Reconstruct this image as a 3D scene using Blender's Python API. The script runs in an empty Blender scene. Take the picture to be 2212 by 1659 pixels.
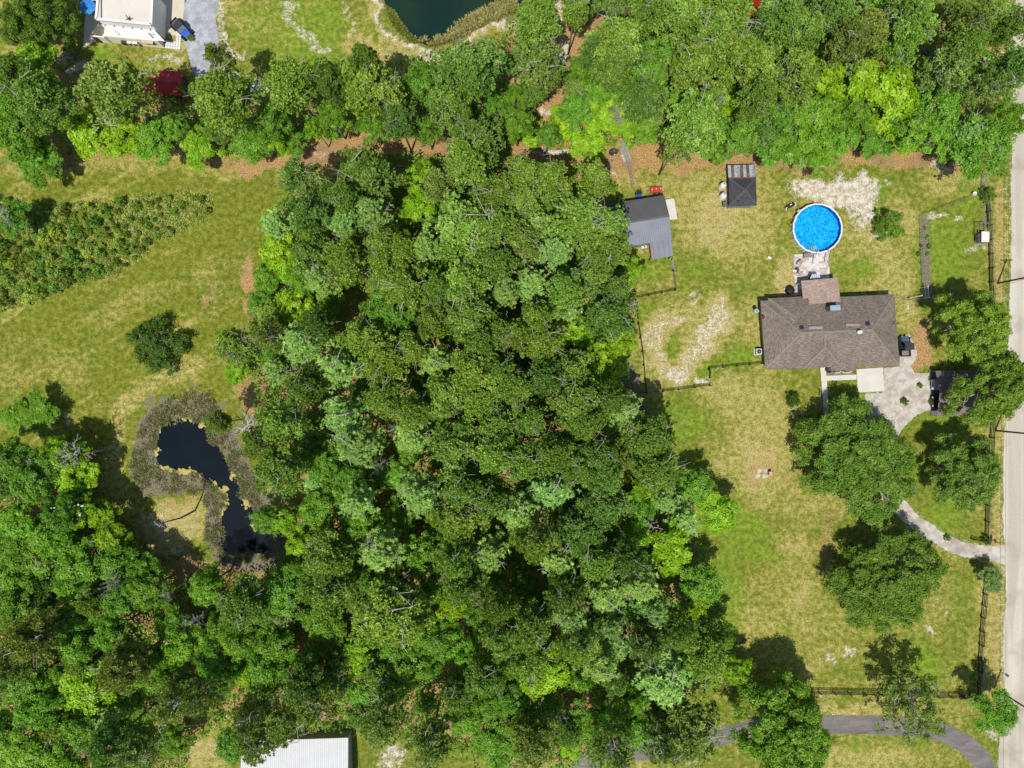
import bpy, bmesh, math, random
import numpy as np
from mathutils import Vector, Matrix

# ---------------------------------------------------------------- scene, camera, light
scene = bpy.context.scene
COL = scene.collection
H = 120.0                       # flying height of the drone
S = 0.75 * H / 1106.0           # metres on the ground per unit of the survey grid (2212 x 1659)
R = math.radians

def P(x, y, h=0.0):
    """survey-grid position of something seen at height h -> world position"""
    k = S * (H - h) / H
    return Vector(((x - 1106.0) * k, (829.5 - y) * k, h))

cam_d = bpy.data.cameras.new('drone_camera')
cam_d.sensor_width = 36.0
cam_d.lens = 24.0
cam_d.clip_start = 1.0
cam_d.clip_end = 20000.0
cam = bpy.data.objects.new('drone_camera', cam_d)
cam.location = (0, 0, H)
COL.objects.link(cam)
scene.camera = cam

SUN_EL = R(66.5)
SUN_DIR = Vector((-0.35 * math.cos(SUN_EL), -0.937 * math.cos(SUN_EL), math.sin(SUN_EL))).normalized()
world = bpy.data.worlds.new('World')
scene.world = world
world.use_nodes = True
wn = world.node_tree
wn.nodes.clear()
sky = wn.nodes.new('ShaderNodeTexSky')
sky.sky_type = 'NISHITA'
sky.sun_disc = False
sky.sun_elevation = SUN_EL
sky.sun_rotation = math.atan2(SUN_DIR.x, SUN_DIR.y)
bg = wn.nodes.new('ShaderNodeBackground')
bg.inputs['Strength'].default_value = 0.105
wo = wn.nodes.new('ShaderNodeOutputWorld')
wn.links.new(sky.outputs[0], bg.inputs[0])
wn.links.new(bg.outputs[0], wo.inputs[0])
sun_d = bpy.data.lights.new('sun', 'SUN')
sun_d.energy = 4.2
sun_d.angle = R(0.53)
sun_d.color = (1.0, 0.965, 0.90)
sun = bpy.data.objects.new('sun', sun_d)
sun.rotation_euler = (-SUN_DIR).to_track_quat('-Z', 'Y').to_euler()
sun.location = SUN_DIR * 300
COL.objects.link(sun)
vs = scene.view_settings
vs.view_transform = 'Standard'
vs.look = 'None'
vs.gamma = 1.0
vs.use_curve_mapping = False
vs.exposure = 0.15

rng = np.random.default_rng(7)
random.seed(7)

# ---------------------------------------------------------------- helpers
def lin(c):
    c = c / 255.0
    return c / 12.92 if c <= 0.04045 else ((c + 0.055) / 1.055) ** 2.4

def A(r, g, b, k=0.70):
    """albedo of a surface that shows as this sRGB colour in full sun"""
    return (min(0.85, lin(r) * k), min(0.85, lin(g) * k), min(0.85, lin(b) * k), 1.0)

ORG = {}

def tag(o, label, cat, group=None, kind=None):
    if label: o['label'] = label
    if cat: o['category'] = cat
    if group: o['group'] = group
    if kind: o['kind'] = kind
    return o

def thing(name, label, cat, loc=(0, 0, 0), rz=0.0, group=None, local=False):
    o = bpy.data.objects.new(name, None)
    o.empty_display_size = 0.3
    COL.objects.link(o)
    o.location = loc
    o.rotation_euler = (0, 0, rz)
    ORG[o] = Vector((0, 0, 0)) if local else Vector(loc)
    return tag(o, label, cat, group)

def link(name, me, m=None, parent=None):
    o = bpy.data.objects.new(name, me)
    COL.objects.link(o)
    if m is not None and len(me.materials) == 0:
        me.materials.append(m)
    if parent is not None:
        o.parent = parent
        ORG[o] = ORG[parent]
    return o

class MB:
    def __init__(s):
        s.v = []; s.f = []; s.uv = []; s.smooth = False
    def add(s, vs, fs):
        n = len(s.v)
        s.v += [Vector(p) for p in vs]
        s.f += [tuple(i + n for i in f) for f in fs]
        return s
    def box(s, c, d, rz=0.0, ry=0.0, rx=0.0):
        M = Matrix.Translation(Vector(c)) @ Matrix.Rotation(rz, 4, 'Z') @ Matrix.Rotation(ry, 4, 'Y') @ Matrix.Rotation(rx, 4, 'X')
        x, y, z = d[0] / 2, d[1] / 2, d[2] / 2
        vs = [M @ Vector(p) for p in ((-x,-y,-z),(x,-y,-z),(x,y,-z),(-x,y,-z),(-x,-y,z),(x,-y,z),(x,y,z),(-x,y,z))]
        return s.add(vs, [(0,3,2,1),(4,5,6,7),(0,1,5,4),(1,2,6,5),(2,3,7,6),(3,0,4,7)])
    def bar(s, a, b, w, t):
        a, b = Vector(a), Vector(b)
        d = (b - a); L = d.length; d.normalize()
        up = Vector((0, 0, 1)) if abs(d.z) < 0.95 else Vector((1, 0, 0))
        sx = d.cross(up).normalized() * w / 2
        sz = sx.cross(d).normalized() * t / 2
        vs = [a - sx - sz, a + sx - sz, a + sx + sz, a - sx + sz, b - sx - sz, b + sx - sz, b + sx + sz, b - sx + sz]
        return s.add(vs, [(0,1,2,3),(7,6,5,4),(0,4,5,1),(1,5,6,2),(2,6,7,3),(3,7,4,0)])
    def tube(s, pts, r, seg=6, cap=True):
        pts = [Vector(p) for p in pts]
        if not hasattr(r, '__len__'): r = [r] * len(pts)
        n0 = len(s.v)
        for i, p in enumerate(pts):
            d = (pts[min(i + 1, len(pts) - 1)] - pts[max(i - 1, 0)])
            if d.length < 1e-6: d = Vector((0, 0, 1))
            d.normalize()
            up = Vector((0, 0, 1)) if abs(d.z) < 0.9 else Vector((1, 0, 0))
            a = d.cross(up).normalized(); b = d.cross(a)
            for k in range(seg):
                t = 2 * math.pi * k / seg
                s.v.append(p + (a * math.cos(t) + b * math.sin(t)) * r[i])
        for i in range(len(pts) - 1):
            for k in range(seg):
                k2 = (k + 1) % seg
                s.f.append((n0 + i * seg + k, n0 + i * seg + k2, n0 + (i + 1) * seg + k2, n0 + (i + 1) * seg + k))
        if cap:
            s.f.append(tuple(n0 + k for k in range(seg))[::-1])
            s.f.append(tuple(n0 + (len(pts) - 1) * seg + k for k in range(seg)))
        return s
    def cyl(s, c, r, z0, z1, seg=20, r2=None):
        r2 = r if r2 is None else r2
        c = Vector(c)
        a = [(c.x + r * math.cos(2*math.pi*k/seg), c.y + r * math.sin(2*math.pi*k/seg), z0) for k in range(seg)]
        b = [(c.x + r2 * math.cos(2*math.pi*k/seg), c.y + r2 * math.sin(2*math.pi*k/seg), z1) for k in range(seg)]
        fs = [(k, (k+1) % seg, seg + (k+1) % seg, seg + k) for k in range(seg)]
        fs += [tuple(range(seg))[::-1], tuple(range(seg, 2*seg))]
        return s.add(a + b, fs)
    def lathe(s, c, prof, seg=20, axis='Z'):
        c = Vector(c); vs = []; fs = []
        for (r, z) in prof:
            for k in range(seg):
                t = 2*math.pi*k/seg
                p = Vector((r*math.cos(t), r*math.sin(t), z))
                if axis == 'X': p = Vector((p.z, p.x, p.y))
                if axis == 'Y': p = Vector((p.x, p.z, p.y))
                vs.append(c + p)
        for i in range(len(prof)-1):
            for k in range(seg):
                k2 = (k+1) % seg
                fs.append((i*seg+k, i*seg+k2, (i+1)*seg+k2, (i+1)*seg+k))
        fs.append(tuple(range(seg))[::-1]); fs.append(tuple((len(prof)-1)*seg+k for k in range(seg)))
        return s.add(vs, fs)
    def prism(s, poly, z0, z1):
        n = len(poly)
        a = [(p[0], p[1], z0) for p in poly]; b = [(p[0], p[1], z1) for p in poly]
        fs = [tuple(range(n))[::-1], tuple(range(n, 2*n))] + [(k, (k+1) % n, n + (k+1) % n, n + k) for k in range(n)]
        return s.add(a + b, fs)
    def solid(s, tops, dz):
        """thick plate below a 3-D polygon"""
        n = len(tops)
        a = [Vector(p) for p in tops]; b = [p - Vector((0, 0, dz)) for p in a]
        fs = [tuple(range(n)), tuple(range(n, 2*n))[::-1]] + [((k+1) % n, k, n + k, n + (k+1) % n) for k in range(n)]
        return s.add(a + b, fs)
    def mesh(s, name, m, org=Vector((0, 0, 0)), smooth=False):
        me = bpy.data.meshes.new(name)
        me.from_pydata([tuple(p - org) for p in s.v], [], s.f)
        if m is not None: me.materials.append(m)
        bm = bmesh.new(); bm.from_mesh(me)
        bmesh.ops.recalc_face_normals(bm, faces=bm.faces)
        bm.to_mesh(me); bm.free()
        if smooth: me.polygons.foreach_set('use_smooth', [True] * len(me.polygons))
        me.update()
        return me
    def build(s, name, m, parent=None, smooth=False):
        me = s.mesh(name, m, ORG.get(parent, Vector((0, 0, 0))), smooth)
        return link(name, me, None, parent)

_shared = {}
def piece(name, key, maker, m, parent, loc, rz=0.0, sc=(1, 1, 1), mat3=None):
    """one small piece that shares its mesh with its like"""
    k = (key, m.name)
    if k not in _shared:
        _shared[k] = maker().mesh(name, m)
    o = bpy.data.objects.new(name, _shared[k])
    COL.objects.link(o)
    o.parent = parent
    ORG[o] = ORG[parent]
    p = Vector(loc) - ORG[parent]
    if mat3 is None:
        o.location = p; o.rotation_euler = (0, 0, rz); o.scale = sc
    else:
        o.matrix_local = Matrix.Translation(p) @ mat3.to_4x4()
    return o
def unit_box(): return MB().box((0, 0, 0), (1, 1, 1))
def bar_piece(name, m, parent, a, b, w, t):
    a, b = Vector(a), Vector(b)
    d = b - a; L = d.length; d.normalize()
    up = Vector((0, 0, 1)) if abs(d.z) < 0.95 else Vector((1, 0, 0))
    sx = d.cross(up).normalized(); sz = sx.cross(d).normalized()
    M = Matrix(((d.x*L, sx.x*w, sz.x*t), (d.y*L, sx.y*w, sz.y*t), (d.z*L, sx.z*w, sz.z*t)))
    return piece(name, 'ubox', unit_box, m, parent, (a + b) / 2, mat3=M)

def arr_mesh(name, verts, faces, m, tint=None, smooth=False, col=None):
    """mesh from numpy arrays; faces (n,3) or (n,4)"""
    me = bpy.data.meshes.new(name)
    nv, nf, k = len(verts), len(faces), faces.shape[1]
    me.vertices.add(nv); me.vertices.foreach_set('co', np.asarray(verts, dtype=np.float32).ravel())
    me.loops.add(nf * k); me.loops.foreach_set('vertex_index', np.asarray(faces, dtype=np.int32).ravel())
    me.polygons.add(nf); me.polygons.foreach_set('loop_start', np.arange(0, nf * k, k, dtype=np.int32))
    if smooth: me.polygons.foreach_set('use_smooth', np.ones(nf, dtype=bool))
    me.update(calc_edges=True)
    if tint is not None:
        a = me.attributes.new('tint', 'FLOAT', 'FACE'); a.data.foreach_set('value', np.asarray(tint, dtype=np.float32))
    if m is not None: me.materials.append(m)
    return me

# ---------------------------------------------------------------- materials
class NT:
    def __init__(s, m):
        m.use_nodes = True
        s.t = m.node_tree; s.t.nodes.clear()
    def n(s, ty, **kw):
        o = s.t.nodes.new('ShaderNode' + ty)
        for k, v in kw.items():
            if k in o.inputs: s.set(o.inputs[k], v)
            else: setattr(o, k, v)
        return o
    def set(s, i, v):
        if hasattr(v, 'is_output') or isinstance(v, bpy.types.NodeSocket): s.t.links.new(v, i)
        else: i.default_value = v
    def math(s, op, a, b=0.0, clamp=False):
        o = s.t.nodes.new('ShaderNodeMath'); o.operation = op; o.use_clamp = clamp
        s.set(o.inputs[0], a); s.set(o.inputs[1], b)
        return o.outputs[0]
    def mix(s, f, a, b, bt='MIX'):
        o = s.t.nodes.new('ShaderNodeMix'); o.data_type = 'RGBA'; o.blend_type = bt
        s.set(o.inputs[0], f); s.set(o.inputs[6], a); s.set(o.inputs[7], b)
        return o.outputs[2]
    def noise(s, vec, scale, detail=3.0, rough=0.55, dist=0.0):
        o = s.n('TexNoise'); o.noise_dimensions = '3D'
        s.set(o.inputs['Vector'], vec); s.set(o.inputs['Scale'], scale); s.set(o.inputs['Detail'], detail)
        s.set(o.inputs['Roughness'], rough); s.set(o.inputs['Distortion'], dist)
        return o.outputs['Fac']
    def step(s, v, lo, hi):
        o = s.n('MapRange'); o.interpolation_type = 'SMOOTHSTEP'
        s.set(o.inputs['Value'], v); s.set(o.inputs['From Min'], lo); s.set(o.inputs['From Max'], hi)
        return o.outputs['Result']
    def bump(s, h, strength, dist):
        o = s.n('Bump'); s.set(o.inputs['Strength'], strength); s.set(o.inputs['Distance'], dist); s.set(o.inputs['Height'], h)
        return o.outputs[0]
    def out(s, sh):
        o = s.n('OutputMaterial'); s.t.links.new(sh, o.inputs[0])
    def bsdf(s, col, rough=0.7, spec=0.3, metal=0.0, normal=None):
        o = s.n('BsdfPrincipled'); s.set(o.inputs['Base Color'], col); s.set(o.inputs['Roughness'], rough)
        s.set(o.inputs['Specular IOR Level'], spec); s.set(o.inputs['Metallic'], metal)
        if normal is not None: s.set(o.inputs['Normal'], normal)
        return o.outputs[0]

MATS = {}
def M(name, c, rough=0.65, metal=0.0, spec=0.3, vary=0.18, scale=1.5, c2=None, fine=0.10, bump=0.0, per_obj=0.0):
    """painted / metal / wood surface: base colour broken up by two scales of wear"""
    if name in MATS: return MATS[name]
    m = bpy.data.materials.new(name); t = NT(m)
    pos = t.n('NewGeometry').outputs['Position']
    n1 = t.noise(pos, scale, 4, 0.6)
    n2 = t.noise(pos, scale * 9, 3, 0.6)
    d = tuple(x * (1 - vary) for x in c[:3]) + (1,) if c2 is None else c2
    col = t.mix(t.step(n1, 0.36, 0.66), c, d)
    g = t.math('ADD', t.math('MULTIPLY', n2, 2 * fine), 1 - fine)
    if per_obj > 0:
        rd = t.n('ObjectInfo').outputs['Random']
        g = t.math('MULTIPLY', g, t.math('ADD', t.math('MULTIPLY', rd, 2 * per_obj), 1 - per_obj))
    col = t.mix(1.0, col, t.n('CombineColor', Red=g, Green=g, Blue=g).outputs[0], 'MULTIPLY')
    nb = t.bump(n2, bump, 0.02) if bump else None
    t.out(t.bsdf(col, rough, spec, metal, nb))
    MATS[name] = m
    return m

def leaf_material(name, trans=0.28, gloss=0.25):
    m = bpy.data.materials.new(name); t = NT(m)
    oi = t.n('ObjectInfo')
    tint = t.n('Attribute', attribute_name='tint').outputs['Fac']
    hsv = t.n('HueSaturation')
    t.set(hsv.inputs['Color'], oi.outputs['Color'])
    t.set(hsv.inputs['Hue'], t.math('ADD', t.math('MULTIPLY', tint, -0.03), 0.512))
    t.set(hsv.inputs['Saturation'], t.math('ADD', t.math('MULTIPLY', tint, -0.20), 1.15))
    t.set(hsv.inputs['Value'], t.math('ADD', t.math('MULTIPLY', t.math('POWER', tint, 1.4), 0.85), 0.66))
    col = hsv.outputs[0]
    d = t.bsdf(col, 0.62, gloss)
    tr = t.n('BsdfTranslucent'); t.set(tr.inputs['Color'], t.mix(0.5, col, t.mix(1.0, col, (1.0, 1.0, 0.45, 1), 'MULTIPLY')))
    mx = t.n('MixShader'); t.set(mx.inputs[0], trans); t.t.links.new(d, mx.inputs[1]); t.t.links.new(tr.outputs[0], mx.inputs[2])
    t.out(mx.outputs[0])
    return m
LEAF = leaf_material('broad_leaves', 0.36, 0.16)
NEEDLE = leaf_material('needles', 0.32, 0.1)
BARK = M('bark_pine', A(120, 100, 88), 0.9, vary=0.35, scale=2, fine=0.25)
BARKP = M('bark_pine_grey', A(168, 152, 138), 0.9, vary=0.4, scale=2, fine=0.25)
LIMB = M('pale_limb', A(205, 198, 182), 0.85, vary=0.3, scale=2, fine=0.2)
BARKG = M('bark_grey', A(165, 158, 145), 0.9, vary=0.3, scale=2, fine=0.25)
DEADW = M('dead_wood', A(205, 198, 188), 0.85, vary=0.25, scale=2, fine=0.25)
DEADB = M('dead_wood_charred', A(105, 98, 92), 0.85, vary=0.35, scale=2, fine=0.25)
# ---------------------------------------------------------------- ground
def vnoise(x, y, scale, seed):
    r = np.random.default_rng(seed)
    G = r.random((256, 256))
    x = x / scale + 1000.3; y = y / scale + 1000.7
    xi = np.floor(x).astype(int); yi = np.floor(y).astype(int)
    fx = x - xi; fy = y - yi
    fx = fx*fx*(3-2*fx); fy = fy*fy*(3-2*fy)
    a = G[xi % 256, yi % 256]; b = G[(xi+1) % 256, yi % 256]; c = G[xi % 256, (yi+1) % 256]; d = G[(xi+1) % 256, (yi+1) % 256]
    return (a*(1-fx)+b*fx)*(1-fy) + (c*(1-fx)+d*fx)*fy
def fbm(x, y, scale, seed, o=4):
    t = 0; amp = 0.5; tot = 0
    for k in range(o):
        t = t + amp * vnoise(x, y, scale / 2**k, seed + k); tot += amp; amp *= 0.55
    return t / tot
def sstep(v, a, b):
    t = np.clip((v - a) / (b - a), 0, 1)
    return t*t*(3-2*t)
def ell(x, y, cx, cy, rx, ry, rot=0.0, soft=0.5):
    c, s = math.cos(R(rot)), math.sin(R(rot))
    u = ((x-cx)*c + (y-cy)*s) / rx; v = (-(x-cx)*s + (y-cy)*c) / ry
    return 1 - sstep(np.sqrt(u*u+v*v), 1 - soft, 1 + soft)
def seg_dist(x, y, pts):
    d = np.full(x.shape, 1e9)
    for (ax, ay), (bx, by) in zip(pts[:-1], pts[1:]):
        dx, dy = bx-ax, by-ay
        t = np.clip(((x-ax)*dx + (y-ay)*dy) / (dx*dx+dy*dy+1e-9), 0, 1)
        d = np.minimum(d, np.hypot(x-ax-t*dx, y-ay-t*dy))
    return d
def stroke(x, y, pts, w, soft=0.5):
    return 1 - sstep(seg_dist(x, y, pts), w*(1-soft), w*(1+soft))
def inside(x, y, poly):
    r = np.zeros(x.shape, bool)
    n = len(poly)
    for i in range(n):
        (x1, y1), (x2, y2) = poly[i], poly[(i+1) % n]
        if y1 == y2: continue
        c = ((y1 > y) != (y2 > y)) & (x < (x2-x1)*(y-y1)/(y2-y1)+x1)
        r ^= c
    return r
def sdf(x, y, poly):
    d = seg_dist(x, y, list(poly) + [poly[0]])
    return np.where(inside(x, y, poly), -d, d)

POND = [(342,925),(350,912),(385,902),(420,900),(450,916),(460,948),(476,965),(490,990),(502,1015),(520,1042),(528,1075),
        (552,1098),(590,1150),(606,1178),(596,1198),(553,1200),(520,1206),(487,1205),(472,1185),(474,1117),(485,1080),(470,1057),(425,1027),
        (375,1025),(350,1015),(335,1000),(331,970)]
LAKE = [(825,0),(835,30),(850,50),(868,72),(896,92),(926,102),(963,92),(1015,70),(1053,50),(1110,28),(1150,-10),(1180,-90),(1000,-130),(830,-110),(815,-50)]
MARSH_OUT = [(450,843),(410,845),(375,855),(325,887),(297,937),(282,990),(278,1025),(298,1055),(325,1075),(395,1062),(430,1075),(445,1110),(440,1167),(455,1205),(480,1225),(600,1215),(625,1180),(600,1110),(570,1050),(540,985),(505,945),(478,900),(470,865)]
FOREST_C = [(640,400),(760,350),(900,345),(1050,345),(1300,370),(1340,440),(1345,560),(1370,640),(1365,700),(1350,800),(1385,880),(1440,950),(1470,1060),(1500,1150),(1540,1250),(1580,1420),(1560,1480),
            (1480,1500),(1430,1580),(1300,1640),(1100,1660),(900,1590),(760,1560),(600,1540),(500,1540),(420,1600),(380,1700),(-100,1700),(-100,960),(100,985),(200,1080),(270,1190),(330,1240),(470,1235),(610,1230),(620,1120),(590,1000),(575,900),(550,800),(560,700),(560,600),(590,480)]
FOREST_N = [(-100,130),(-100,320),(100,315),(350,318),(640,290),(1000,285),(1150,310),(1700,325),(2050,330),(2180,320),(2186,-80),(1130,-80),(1110,60),(1050,105),(900,135),(640,150),(560,205),(440,200),(300,190),(200,170),(150,165),(60,140)]
SCRUB = [(-60,395),(60,440),(130,440),(250,430),(330,420),(455,415),(462,445),(440,475),(395,500),(330,530),(262,590),(150,620),(60,660),(-60,690)]

def ground_masks(x, y):
    lawn = 0.5
    wx = x + (fbm(x, y, 90, 13) - 0.5) * 110 * lawn + (fbm(x, y, 26, 11) - 0.5) * 44 + (fbm(x, y, 7, 21, 3) - 0.5) * 10
    wy = y + (fbm(x, y, 90, 33) - 0.5) * 110 * lawn + (fbm(x, y, 26, 31) - 0.5) * 44 + (fbm(x, y, 7, 41, 3) - 0.5) * 10
    E = lambda *a, **k: ell(wx, wy, *a, **k)
    T = lambda *a, **k: stroke(wx, wy, *a, **k)
    mx = np.maximum
    big = fbm(x, y, 160, 51); mid = fbm(x, y, 45, 61)
    dry = 0.30 + 0.9 * (big - 0.5) + 0.9 * (mid - 0.5)
    lush = 0.25 + 0.8 * (fbm(x, y, 120, 71) - 0.5)
    sand = np.zeros_like(x); mulch = np.zeros_like(x); olive = np.zeros_like(x); mud = np.zeros_like(x)
    # right-hand lawns
    for a in ((1640,960,85,190,0),(1570,470,130,140,0),(1700,640,45,120,0),(1480,700,80,60,0),(1620,880,80,70,0),(1950,480,70,60,0),
              (1650,1020,70,80,0),(1900,600,90,50,0),(1640,720,55,90,0),(1870,560,110,60,0),(2060,400,80,40,0),
              (1860,1640,160,40,0),(1600,1330,60,70,0),(1560,690,40,30,0),(1950,660,40,45,0),(1560,860,60,60,0),(2150,1350,40,240,0),(1480,430,70,70,0)):
        dry = mx(dry, 0.62 * E(*a))
    for a in ((1700,1330,170,150,10),(1990,1290,90,120,0),(2040,1500,90,90,0),(1800,1330,120,60,0)): dry = mx(dry, 0.42 * E(*a))
    for a in ((1640,1010,45,60,0),(1545,470,60,90,0),(1690,620,25,80,0)):
        dry = mx(dry, 0.85 * E(*a))
    for a in ((1460,740,24,48,8),(1455,905,75,45,0),(1590,1130,90,50,0),(1570,1280,50,120,0),(1845,575,48,42,0),(2055,545,62,95,0),(2040,905,70,45,0),(1570,785,60,30,-15),
              (1500,590,45,35,0),(1395,580,40,45,0),(1480,1000,35,60,0),(2040,1110,50,60,0),(1990,1440,50,60,0),(1850,840,40,20,0),(1900,435,25,30,0),(1700,1600,70,60,0),(1415,680,22,45,0),(2090,430,40,40,0),
              (1620,1190,60,40,0)):
        e = E(*a); lush = mx(lush, 0.7 * e); dry = dry * (1 - 0.62 * e)
    ring = [(1555,668),(1545,715),(1505,765),(1480,815),(1445,818),(1415,790),(1400,750),(1425,715),(1455,690)]
    sand = mx(sand, 0.50 * T(ring, 15, soft=0.9)); dry = mx(dry, 0.9 * T(ring, 26))
    sand = mx(sand, 0.72 * E(1462,812,34,22,-20)); sand = mx(sand, 0.58 * E(1535,700,16,40,20)); sand = mx(sand, 0.45 * E(1500,650,22,14))
    pool_sand = [(1680,405),(1725,372),(1800,375),(1895,388),(1905,440),(1885,495),(1835,528),(1812,470),(1740,445),(1705,432)]
    sand = mx(sand, 0.80 * (1 - sstep(sdf(wx, wy, pool_sand), -26, 14)))
    for a in ((1916,405,13,10,0),(2027,462,24,8,0),(2068,476,11,10,0),(2030,362,25,13,0),(1870,470,12,30,0),(2102,540,22,11,0),(1945,650,10,8,0),(1905,505,30,8,-30),(2085,352,14,6,0),(1530,820,20,14,0),
              (1655,1030,16,10,0),(2045,1330,7,13,0),(2020,1352,14,8,0),(1832,1400,14,9,0),(1800,1425,22,10,30),(1714,882,9,6,0)):
        sand = mx(sand, 0.62 * E(*a))
    mulch = mx(mulch, 0.85 * E(1982,745,36,60)); mulch = mx(mulch, 0.6 * E(1990,700,28,30))
    mulch = mx(mulch, 0.55 * E(1645,1025,40,30)); mulch = mx(mulch, 0.4 * E(1720,990,22,80)); mulch = mx(mulch, 0.5 * E(1790,1180,18,110, -12))
    mud = mx(mud, 0.75 * stroke(x, y, [(1997,475),(1999,560),(2001,600),(2006,640)], 12)) ; mud = mx(mud, 0.7 * E(2103,540,20,10)); mud = mx(mud, 0.65 * E(2132,470,12,40))
    mud = mx(mud, 0.8 * T([(1352,790),(1370,850),(1388,890),(1400,930)], 12))
    dr = stroke(x, y, [(1890,860),(1900,960),(1915,1040),(1945,1100),(1990,1140),(2040,1168),(2100,1190),(2165,1198)], 21, soft=0.5); mud = mx(mud, 0.45 * dr); sand = mx(sand, 0.42 * dr)
    sand = mx(sand, 0.33 * stroke(x, y, [(2180,-50),(2178,600),(2165,1000),(2166,1250),(2160,1600)], 14, soft=0.6))
    # along the trees at the top
    mulch = mx(mulch, 0.95 * T([(540,352),(700,328),(850,302),(1000,318)], 32)); mulch = mx(mulch, 0.80 * T([(1140,335),(1330,345),(1470,340),(1700,345),(1900,340),(2070,345)], 26))
    mulch = mx(mulch, 0.6 * E(1320,365,70,42)); mulch = mx(mulch, 0.6 * T([(60,345),(300,330),(560,345)], 20)); mulch = mx(mulch, 0.7 * E(1195,225,34,60)); dry = mx(dry, 0.8 * T([(380,350),(560,352),(700,345)], 24))
    sand = mx(sand, 0.35 * T([(380,335),(470,330)], 9)); sand = mx(sand, 0.45 * E(680,325,30,7)); sand = mx(sand, 0.5 * E(800,313,16,5)); sand = mx(sand, 0.5 * E(1330,375,30,8))
    sand = mx(sand, 0.85 * E(1228,112,24,26)); sand = mx(sand, 0.75 * E(1174,240,14,16)); sand = mx(sand, 0.6 * E(1190,25,20,40))
    dry = mx(dry, 0.8 * E(1235,60,60,60)); sand = mx(sand, 0.8 * E(2140,130,50,25)); sand = mx(sand, 0.7 * E(1900,15,30,18)); sand = mx(sand, 0.6 * E(2100,80,30,30))
    # left meadow
    mead = sstep(x, 720, 560) * sstep(y, 330, 360) * (1 - sstep(y, 980, 1080))
    olive = mx(olive, 0.80 * mead)
    c, s = math.cos(R(-33)), math.sin(R(-33))
    u = x*c + y*s; w = -x*s + y*c
    st = fbm(u / 9.0, w, 13, 81, 3)
    u2 = np.hypot(x - 470, y - 1000); st2 = vnoise(u2, np.arctan2(y-1000, x-470) * 60, 9, 91)
    near = ell(x, y, 470, 640, 150, 190)
    strp = st * (1 - near*0.5) + st2 * near * 0.5
    dry = np.where(mead > 0.02, (0.14 + 1.1 * (strp - 0.5) + 0.4 * (mid - 0.5)) * mead + dry * (1 - mead), dry)
    for a in ((140,795,60,55,0),(440,575,35,50,20),(300,640,90,20,-25),(180,690,60,12,-30),(25,810,30,40,0)):
        dry = mx(dry, 0.42 * E(*a))
    for a in ((110,690,60,40,-30),(240,800,50,50,0),(60,870,50,30,0),(560,480,40,60,0),(480,520,50,30,-30)):
        e = E(*a); lush = mx(lush, 0.6 * e); dry = dry * (1 - 0.6*e)
    dry = mx(dry, 0.5 * T([(40,372),(250,360),(560,362)], 18)); 
    sand = mx(sand, 0.30 * T([(430,790),(375,810),(300,850),(255,890),(235,960),(225,1030)], 15, soft=0.9)); dry = mx(dry, 0.55 * T([(430,790),(375,810),(300,850),(255,890),(235,960),(240,1050),(310,1130)], 28))
    sand = mx(sand, 0.22 * E(480,620,22,80,12)); sand = mx(sand, 0.55 * E(150,905,14,12)); sand = mx(sand, 0.25 * E(540,560,8,40,10))
    mulch = mx(mulch, 0.9 * E(535,620,14,60,8)); mulch = mx(mulch, 0.8 * E(545,850,50,45)); mulch = mx(mulch, 0.5 * E(458,640,16,40,15))
    # pond peninsula
    mulch = mx(mulch, 0.5 * E(385,1095,45,18)); sand = mx(sand, 0.42 * E(345,1130,45,22,35)); dry = mx(dry, 0.85 * E(370,1140,80,60)); sand = mx(sand, 0.5 * E(380,1195,40,18)); mulch = mx(mulch, 0.8 * E(470,1235,150,24))
    mud = mx(mud, 0.6 * E(310,1075,18,10,20)); mud = mx(mud, 0.6 * E(318,875,8,18,20)); mud = mx(mud, 0.55 * E(435,825,12,10))
    # meadow at the top
    e = E(660,70,170,95); lush = mx(lush, 0.75 * e); dry = dry * (1 - 0.5*e)
    sand = mx(sand, 0.55 * T([(625,10),(655,55),(675,90),(705,100)], 13, soft=0.9)); sand = mx(sand, 0.5 * T([(735,5),(765,45),(765,75)], 10, soft=0.9)); sand = mx(sand, 0.45 * E(690,95,22,16)); dry = mx(dry, 0.7*T([(770,90),(820,110),(900,130)], 26))
    bank = sdf(wx, wy, LAKE)
    sand = mx(sand, 0.80 * np.exp(-((bank - 15) / 8.0)**2)); dry = mx(dry, 0.9 * np.exp(-((bank - 22) / 14.0)**2)); mud = mx(mud, 0.85 * np.exp(-((bank - 3) / 4.0)**2))
    # top-left house
    sand = mx(sand, 0.55 * E(115,120,36,22)); sand = mx(sand, 0.7 * E(165,150,26,24)); sand = mx(sand, 0.6 * E(355,128,50,11)); mulch = mx(mulch, 0.5 * E(275,105,42,7)); e = E(215,105,30,20); lush = mx(lush, e); dry = mx(dry*(1-e), 0.6*E(40,110,40,30)); sand = mx(sand, 0.55*T([(468,20),(474,70),(490,110),(520,140)], 9))
    # bottom
    sand = mx(sand, 0.6 * E(845,1640,44,30)); sand = mx(sand, 0.4 * E(1500,1640,30,30)); dry = mx(dry, 0.8 * E(430,1630,70,40)); mulch = mx(mulch, 0.6*E(515,1555,22,28)); dry = mx(dry, 0.6 * E(780,1540,160,40)); sand = mx(sand, 0.55 * T([(1780,1548),(1900,1552)], 5))
    sand = mx(sand, 0.55 * E(2140,1590,26,18)); dry = mx(dry, 0.7 * E(1850,1535,140,18))
    # road verge
    v = stroke(x, y, [(2160,400),(2157,900),(2152,1300),(2147,1500)], 12); mulch = mx(mulch, 0.42 * v); dry = mx(dry, 0.6 * v)
    # woods
    fw = np.maximum(1 - sstep(sdf(wx, wy, FOREST_C), -16, 6), 1 - sstep(sdf(wx, wy, FOREST_N), -16, 6))
    mulch = mx(mulch, 0.92 * fw); lush = lush * (1 - fw)
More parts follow.
